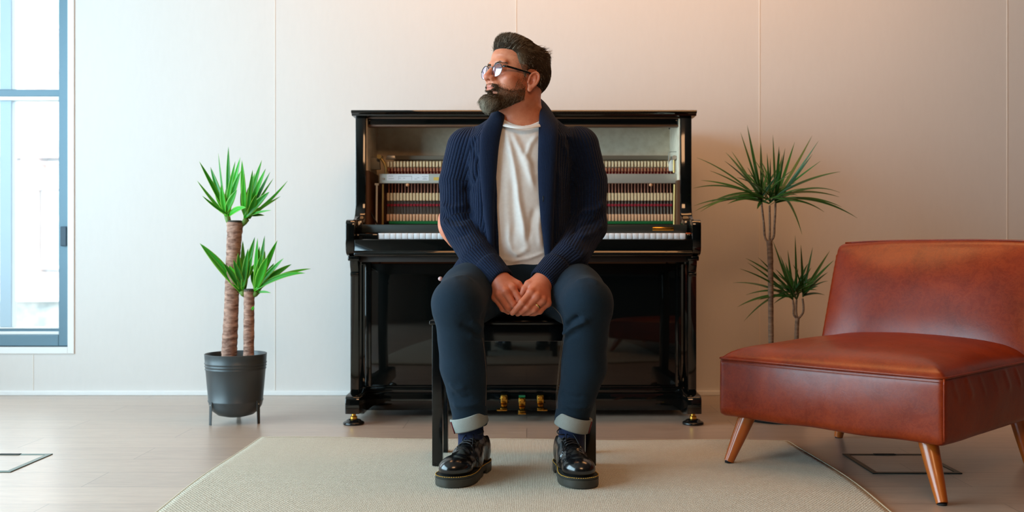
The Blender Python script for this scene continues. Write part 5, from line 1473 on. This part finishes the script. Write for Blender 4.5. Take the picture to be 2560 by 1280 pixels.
# ---- shoes
M_SHOE = mat('polished_black_leather', lin(15, 15, 16), .20, spec=.6, coat=.25, coat_rough=.12)
_t = NT(M_SHOE); _t.normal(_t.bump(_t.noise(_t.coords('Object'), 60, 4, .6), .06, .002))
M_SOLE = noisy('grey_green_rubber_sole', lin(44, 44, 38), lin(58, 57, 48), 30, .5)
M_WELT = mat('dark_welt', lin(40, 42, 38), .55)
M_YEL = mat('yellow_welt_thread', lin(206, 158, 44), .6)
M_LACE = mat('black_waxed_lace', lin(14, 14, 18), .5)
SL = .292
def outline(grow=0.0, n=72, s0=0.0):
    S_ = np.array([0, .004, .015, .035, .06, .10, .14, .18, .215, .245, .268, .283, .290, .292]); Wd = np.array([0, .015, .027, .0345, .0370, .0355, .0385, .0475, .0525, .0515, .043, .028, .012, 0])
    ss = .146-.146*np.cos(np.linspace(0, np.pi, n//2+1)); ww = np.interp(ss, S_, Wd)
    k = np.convolve(np.pad(ww, 2, mode='edge'), [.1, .2, .4, .2, .1], 'valid'); k[0] = k[-1] = 0
    pts = [(w, s) for s, w in zip(ss, k)] + [(-w, s) for s, w in zip(ss[::-1], k[::-1])][1:-1]
    P_ = np.array(pts); c = np.array((0, .146)); nx = np.roll(P_, -1, 0)-np.roll(P_, 1, 0); nn = np.stack([nx[:, 1], -nx[:, 0]], 1); nn /= np.linalg.norm(nn, axis=1)[:, None]
    return P_ + nn*grow
def make_shoe(heel, toe, side, zf):
    heel, toe = Vector(heel), Vector(toe); f = (toe-heel).normalized(); rt = Vector((-f.y, f.x, 0))      # rt: to his left as seen along the toe
    rt = Vector((f.y, -f.x, 0)); o0 = Vector((heel.x, heel.y, zf))
    medial = -side
    def TW(x, s, z):
        bend = .012*medial*math.sin(min(max(s/SL, 0), 1)*math.pi)*-.35
        return o0 + rt*(x+bend) + f*s + Vector((0, 0, z))
    root = None
    def up_sdf(p):
        d = ellip(p, (0, .228, .044), (.0480, .0590, .0370))
        d = smin(d, ellip(p, (0, .145, .050), (.0425, .072, .0480)), .02)
        d = smin(d, ellip(p, (0, .050, .062), (.0355, .0490, .0620)), .02)
        d = smin(d, cone(p, (0, .085, .090), (0, .178, .052), .0290, .0270), .02)
        d = smax(d, -ellip(p, (0, .046, .142), (.0315, .052, .058)), .004)
        return smax(d, .027-p[:, 2], .002)
    V, Q = surface(up_sdf, (-.065, -.01, .015), (.065, .30, .135), .0024)
    V = relax(V, Q, 2, .4); N_ = normals(V, Q)
    if (N_[:, 2]*(V[:, 2]-.05)).sum() < 0: Q = Q[:, ::-1].copy(); N_ = -N_
    # quarters lie over the vamp: raised along a curved line each side; toe crease
    ql = []
    for s in (-1, 1):
        edge = [(s*.0485, .150, .032), (s*.0440, .166, .050), (s*.0340, .172, .070), (s*.0200, .160, .090), (s*.0135, .135, .1035), (s*.0120, .105, .114)]
        dd, _ = dist_poly(V, edge); back = V[:, 1] < np.interp(np.abs(V[:, 0]), [0.0, .012, .0135, .020, .034, .044, .0485], [.0, .10, .135, .160, .172, .166, .150])
        V = V + N_*(np.where((V[:, 0]*s > .0115) & back, .0026*np.clip(dd/.0025, 0, 1), 0))[:, None]
        ql.append(edge)
    V = folds(V, N_, [([(-.036, .196, .075), (0, .190, .096), (.036, .196, .075)], .004, -.0016), ([(-.036, .184, .08), (0, .180, .096), (.036, .184, .08)], .006, .0022), ([(-.03, .207, .08), (0, .204, .094), (.03, .207, .08)], .005, .0012)])
    VW_ = np.array([tuple(TW(*v)) for v in V])
    root = obj('shoe', np_mesh('shoe', VW_, fix_orient(VW_, Q)), M_SHOE, person)
    # sole: heel block and forepart with a step between them
    def slab(grow, z0, z1, smin_, smax_, rows=5):
        P_ = outline(grow)
        if smin_ > 0 or smax_ < SL: P_ = P_[(P_[:, 1] >= smin_) & (P_[:, 1] <= smax_)]
        rings = []
        zs = np.linspace(z0, z1, rows)
        for i, z in enumerate(zs):
            c = P_.mean(0); g_ = 1.0 - (.012 if i in (0,) else 0) - .006*(i % 2)
            rings.append([TW(c[0]+(x-c[0])*g_, c[1]+(s-c[1])*g_, z) for x, s in P_])
        return loft(rings)
    so = obj('sole', join(slab(.004, 0, .022, 0, .095, 7), slab(.0045, .0, .022, .118, SL+1, 7), slab(.0025, .0105, .023, 0, SL, 3)), M_SOLE, root); sharp(so, 40)
    we = obj('welt', slab(.0046, .0225, .0290, 0, SL, 3), M_WELT, root); sharp(we, 40)
    P_ = outline(.0030, 200); L_ = np.cumsum(np.r_[0, np.linalg.norm(np.diff(P_, axis=0), axis=1)]); parts = []
    s_ = 0
    while s_ < L_[-1]-.006:
        q = [(np.interp(s_+t_, L_, P_[:, 0]), np.interp(s_+t_, L_, P_[:, 1])) for t_ in (0, .0022, .0044)]
        parts.append(tube([TW(x, s, .0292) for x, s in q], .0011, 6)); s_ += .0066
    obj('welt_stitching', join(*parts), M_YEL, root)
    obj('facing_edge', join(*[tube([TW(*q) for q in smooth_path([(x+.0*x, s, z+.0015) for x, s, z in e], 6)], .0009, 6) for e in ql]), M_SHOE, root)
    # laces
    def top(s):
        k = (np.abs(V[:, 0]) < .006) & (np.abs(V[:, 1]-s) < .006) & (V[:, 2] > .05)
        return float(V[k, 2].max()) if k.any() else .11
    lc = []
    for i, s in enumerate((.158, .142, .126, .110)):
        z = top(s)
        lc.append(tube([TW(-.0195, s, z-.0045), TW(-.013, s-.001, z+.001), TW(0, s-.002, z+.0035), TW(.013, s-.001, z+.001), TW(.0195, s, z-.0035)], .0023, 8))
        if i: lc.append(tube([TW(-.015, s, z), TW(0, s+.008, z), TW(.015, s+.016, top(s+.016))], .0018, 8))
    k = TW(0, .104, top(.104)+.004)
    lc.append(tube([k-rt*.006, k+Vector((0, 0, .003)), k+rt*.006], [.003, .0042, .003], 8))
    def loop(sx, dz):
        pts = [(0, .104, .122), (sx*.012, .098, .132+dz), (sx*.026, .098, .138+dz), (sx*.036, .104, .131+dz), (sx*.030, .112, .124+dz), (sx*.014, .110, .121), (0, .105, .122)]
        return tube([TW(*p) for p in smooth_path(pts, 6)], .0017, 8)
    lc += [loop(1, .008 if side < 0 else -.002), loop(-1, -.002)]
    for sx, ln in ((-1, 1.0), (1, .7)):
        pts = [(0, .105, .122), (sx*.010, .122, .122), (sx*.017, .142, .108), (sx*.022*ln, .160*ln+.03*(1-ln), .094+.03*(1-ln))]
        lc.append(tube([TW(*p) for p in smooth_path(pts, 6)], .0016, 8))
    obj('lace', join(*lc), M_LACE, root)
    ey = []
    for s in (.158, .142, .126, .110):
        for sx in (-1, 1): ey.append(tube([TW(sx*.0195, s, top(s)-.006), TW(sx*.0200, s, top(s)-.0035)], .0026, 10))
    obj('eyelet', join(*ey), M_FBD, root)
    obj('tongue', tube(smooth_path([tuple(TW(0, s, z)) for s, z in ((.150, .088), (.120, .104), (.098, .116), (.085, .124))], 4), [.016]*13, 14, flat=.22, ref=tuple(f)), M_SHOE, root)
    obj('collar_lining', loft([[TW(.0300*k_*math.cos(a), .046+.047*k_*math.sin(a), z_+.012*max(math.sin(a), 0)-.002) for a in [2*math.pi*i/40 for i in range(40)]] for k_, z_ in ((.90, .084), (.97, .0905), (1.03, .092), (1.06, .088))], cap=False), M_SHOE, root)
    return root
zr = .0095
make_shoe((-.135, 3.112, 0), (-.228, 2.838, 0), -1, zr); sock(ANK_R, (-.135, 3.112, 0), (-.228, 2.838, 0), CALF_R)
make_shoe((.112, 3.110, 0), (.164, 2.822, 0), 1, zr); sock(ANK_L, (.112, 3.11, 0), (.164, 2.822, 0), CALF_L)
# ---- cardigan
def card_sdf(p):
    d = stack(p, CARD)
    for s_, r_ in ((SH_R, RA_R), (SH_L, RA_L)):
        d = smin(d, chain(p, s_[:2], r_[:2], .015), .022)
        d = smin(d, chain(p, s_[1:], r_[1:], .015), .006)
    cp = np.interp(p[:, 2], [.5, .64, .76, .95, 1.05, 1.12, 1.2], [-.075, -.086, -.0905, -.098, -.092, -.085, -.08]); cq = np.interp(p[:, 2], [.5, .64, .76, .95, 1.05, 1.12, 1.2], [.065, .062, .060, .050, .050, .062, .07])
    open_ = np.maximum(np.maximum(cp-p[:, 0], p[:, 0]-cq), p[:, 1]-3.23).astype(np.float32)
    d = smax(d, -open_, .004)
    d = smax(d, -ellip(p, (-.012, 3.245, 1.16), (.078, .088, .09)), .004)
    for s_, w_, nx in ((SH_R, WR_R, 1), (SH_L, WR_L, 1)):
        ax = (s_[-1]-s_[-2]); ax = ax/np.linalg.norm(ax)
        d = smax(d, np.where(np.linalg.norm(p-s_[-1], axis=1) < .12, (p-s_[-1]) @ ax - .004, -1).astype(np.float32), .004)
    return d
V, Q = sdf_mesh(card_sdf, (-.36, 2.97, .53), (.36, 3.48, 1.16), .004, 2)
N_ = normals(V, Q)
def cs(pts, Y): return on_front(V, pts)
V = folds(V, N_, [
 (cs(((1100, 505), (1120, 520), (1150, 518), (1180, 508)), 3.205), .010, .008), (cs(((1100, 530), (1125, 546), (1160, 545), (1185, 530)), 3.205), .010, -.007), (cs(((1104, 552), (1130, 568), (1165, 566)), 3.195), .010, .007), (cs(((1110, 580), (1140, 590), (1175, 580)), 3.18), .009, -.005), (cs(((1160, 480), (1185, 450), (1192, 410), (1185, 380)), 3.21), .010, -.009), (cs(((1200, 400), (1206, 450), (1204, 520), (1210, 580)), 3.14), .012, -.006), (cs(((1172, 400), (1180, 440), (1176, 490)), 3.205), .010, .006),
 (cs(((1512, 505), (1490, 525), (1460, 530), (1436, 545)), 3.205), .010, .009), (cs(((1515, 530), (1490, 552), (1455, 560), (1430, 575)), 3.2), .010, -.008), (cs(((1510, 562), (1485, 582), (1450, 592)), 3.18), .010, .007), (cs(((1440, 400), (1432, 450), (1440, 520), (1430, 600)), 3.18), .012, -.010), (cs(((1412, 360), (1420, 400), (1424, 470)), 3.15), .010, .006), (cs(((1395, 420), (1400, 500), (1392, 580)), 3.12), .012, .006), (cs(((1480, 620), (1455, 640), (1425, 660)), 3.13), .010, .005),
 (cs(((1190, 340), (1180, 370), (1190, 410)), 3.19), .007, -.006), (cs(((1416, 330), (1428, 370), (1420, 410)), 3.18), .007, -.006)])
N_ = normals(V, Q); V = V + N_*(.0022*wave_noise(V, 24, 12))[:, None]
me = np_mesh('cardigan', V, Q)
aR, lR, dR = chain_uv(V, SH_R, RA_R); aL, lL, dL = chain_uv(V, SH_L, RA_L)
K = np.array(CARD); cxv = np.interp(V[:, 2], K[:, 0], K[:, 1]); cyv = np.interp(V[:, 2], K[:, 0], K[:, 2]); av = np.interp(V[:, 2], K[:, 0], K[:, 3]); bv = np.interp(V[:, 2], K[:, 0], K[:, 4])
rr_ = np.sqrt(((V[:, 0]-cxv)/av)**2+((V[:, 1]-cyv)/bv)**2); dT = (rr_-1)*.12
dT = np.abs(dT); ragl = .010
knit_uv(me, V, Q, [(aR, lR, np.abs(dR), 38), (aL, lL, np.abs(dL), 38), (np.arctan2((V[:, 0]-cxv)/av, -(V[:, 1]-cyv)/bv), V[:, 2], dT+.004, 96)])
cd = obj('cardigan', me, M_KNIT, person)
# shawl collar running from hem to hem round the neck: path of (pixel x, pixel y or world), width and facing
def yf(px, py): 
    Y = 3.1
    for _ in range(4): Y = float(front_y((px-1317)*Y/FOC, pz(py, Y), CARD)) - .004
    return Y
path = []   # (point, outward normal, side vector, width)
def fr(px, py, w, lean=0.0):
    Y = yf(px, py); return (W(px, py, Y-.004), Vector((lean, -1, .12)), Vector((1, 0, 0)), w)
path += [fr(1231, 690, .020), fr(1229, 640, .022, .0), fr(1226, 590, .024, .05), fr(1223, 540, .034, .08), fr(1221, 480, .044, .1), fr(1221, 420, .054, .1), fr(1223, 370, .060, .1), fr(1228, 330, .064, .05)]
path += [(W(1238, 297, 3.195), Vector((-.25, -.8, .45)), Vector((.95, -.1, .35)), .064), (W(1243, 279, 3.262), Vector((-.75, -.2, .6)), Vector((.55, -.25, .8)), .062),
         (W(1262, 262, 3.335), Vector((-.45, .65, .5)), Vector((.3, -.5, .8)), .058), (W(1310, 257, 3.362), Vector((0, .85, .5)), Vector((0, -.5, .85)), .056), (W(1352, 264, 3.335), Vector((.45, .65, .5)), Vector((-.3, -.5, .8)), .058),
         (W(1368, 280, 3.265), Vector((.75, -.2, .6)), Vector((-.55, -.25, .8)), .062), (W(1372, 298, 3.195), Vector((.25, -.8, .45)), Vector((-.95, -.1, .35)), .064)]
def fr2(px, py, w, lean=0.0):
    a = fr(px, py, w, -lean); return (a[0], a[1], Vector((-1, 0, 0)), w)
path += [fr2(1371, 330, .062), fr2(1369, 380, .060, .05), fr2(1367, 430, .056, .08), fr2(1367, 490, .050, .08), fr2(1368, 550, .040, .05), fr2(1370, 600, .030), fr2(1372, 650, .024), fr2(1373, 700, .022)]
P_ = smooth_path([tuple(a[0])+tuple(a[1])+tuple(a[2])+(a[3],) for a in path], 6)
rings = []; uv_a = []; L_ = 0
for i, q in enumerate(P_):
    p = Vector(q[0:3]); n_ = Vector(q[3:6]).normalized(); s_ = Vector(q[6:9]); s_ = (s_-n_*s_.dot(n_)).normalized(); w = q[9]
    if i: L_ += (p-Vector(P_[i-1][0:3])).length
    ring = []
    for k in range(28):
        a = 2*math.pi*k/28; ca, sa = math.cos(a), math.sin(a)
        sx = (abs(ca)**.6)*(1 if ca > 0 else -1); sn = (abs(sa)**.8)*(1 if sa > 0 else -1)
        ring.append(p + s_*(sx*w*.5) + n_*(sn*.0095 + .004 - .006*sx*sx)); uv_a.append((sx*w*.5/.0028, L_/.0042))
    rings.append(ring)
Vc, Fc = loft(rings)
co = obj('shawl_collar', (Vc, Fc), M_KNITF, cd)
ids = np.zeros(len(co.data.loops), np.int32); co.data.loops.foreach_get('vertex_index', ids); uv_layer(co.data, np.array(uv_a)[ids])
# turned-back cuffs
def cuff(a, b, r0, r1, ribs=40):
    a, b = Vector(tuple(a)), Vector(tuple(b)); ax = (b-a).normalized(); u, v = frame_at(ax, (0, 1, 0)); L = (b-a).length
    rings = []; uv = []
    for t_, k_ in ((0.0, .94), (.0, 1.03), (.06, 1.07), (.25, 1.06), (.5, 1.04), (.75, 1.02), (.94, 1.0), (1.0, .95), (1.0, .84), (.7, .80)):
        r_ = (r0+(r1-r0)*t_)*k_
        rings.append([a + ax*(L*t_) + (u*math.cos(q)+v*math.sin(q))*r_*(1+.015*math.sin(3*q+1)) for q in [2*math.pi*i/60 for i in range(60)]])
    V_, F_ = loft(rings, cap=False); o = obj('cuff', (V_, F_), M_KNIT, cd)
    uv = []
    for f in F_:
        ks = [i % 60 for i in f]; ks = [k+60 if (max(ks) > 50 and k < 10) else k for k in ks]
        for i, k in zip(f, ks): uv.append((k/60*ribs, (0, .2, .6, 2.5, 5, 7.5, 9.4, 10, 10.4, 12)[i//60]))
    uv_layer(o.data, uv); return o, a, ax, u, v
cR = SH_R[-1]; cL = SH_L[-1]
axr = WR_R-cR; axr = axr/np.linalg.norm(axr); axl = WR_L-cL; axl = axl/np.linalg.norm(axl)
cfr = cuff(vw(1218, 666, 3.082), vw(1254, 704, 3.034), .0475, .0430); cfl = cuff(vw(1394, 666, 3.082), vw(1354, 706, 3.030), .0475, .0430)
# red fabric tab with a pale mark on the right cuff edge
tc = W(1208, 674, 3.034); tb = boxes([(-.0065, .0065, -.0009, .0009, -.0075, .0075)], .0006)
Mt = Matrix.Translation(tc) @ Euler((R(-12), R(28), R(-8))).to_matrix().to_4x4(); tb.transform(Mt)
tg = obj('red_tab', tb, mat('red_woven_tab', lin(196, 24, 44), .7), cd)
tb = boxes([(-.0035, -.0015, -.0013, -.0009, -.002, .003), (-.0008, .0008, -.0013, -.0009, -.003, .003), (.0015, .0035, -.0013, -.0009, -.003, .002)]); tb.transform(Mt)
obj('tab_mark', tb, mat('cream_thread', lin(232, 190, 170), .8), tg, smooth=False)
# leather elbow patch
EC = SH_R[2] + np.array((-.034, .020, -.034), np.float32)
def patch_sdf(p): return smax(card_sdf(p)-.0045, ellip(p, EC, (.050, .058, .088)), .002)
Vp, Qp = sdf_mesh(patch_sdf, EC-.1, EC+.1, .0035, 2)
obj('elbow_patch', np_mesh('elbow_patch', Vp, Qp), noisy('tan_suede_patch', lin(196, 112, 80), lin(214, 132, 98), 60, .6, .15, .001), cd)
M_BTN = mat('horn_button', lin(196, 156, 150), .3)
for px, py, Y in ((1217, 530, yf(1217, 530)-.010), (1101, 697, 3.17)):
    c = W(px, py, Y); obj('button', tube([c+Vector((0, .003, 0)), c+Vector((-.001, -.003, 0))], [.0075, .0065], 18), M_BTN, cd)
c = W(1358, 497, yf(1358, 497)-.011); obj('buttonhole', tube([c+Vector((0, 0, .009)), c-Vector((0, 0, .009))], .0016, 8), M_FBD, cd)
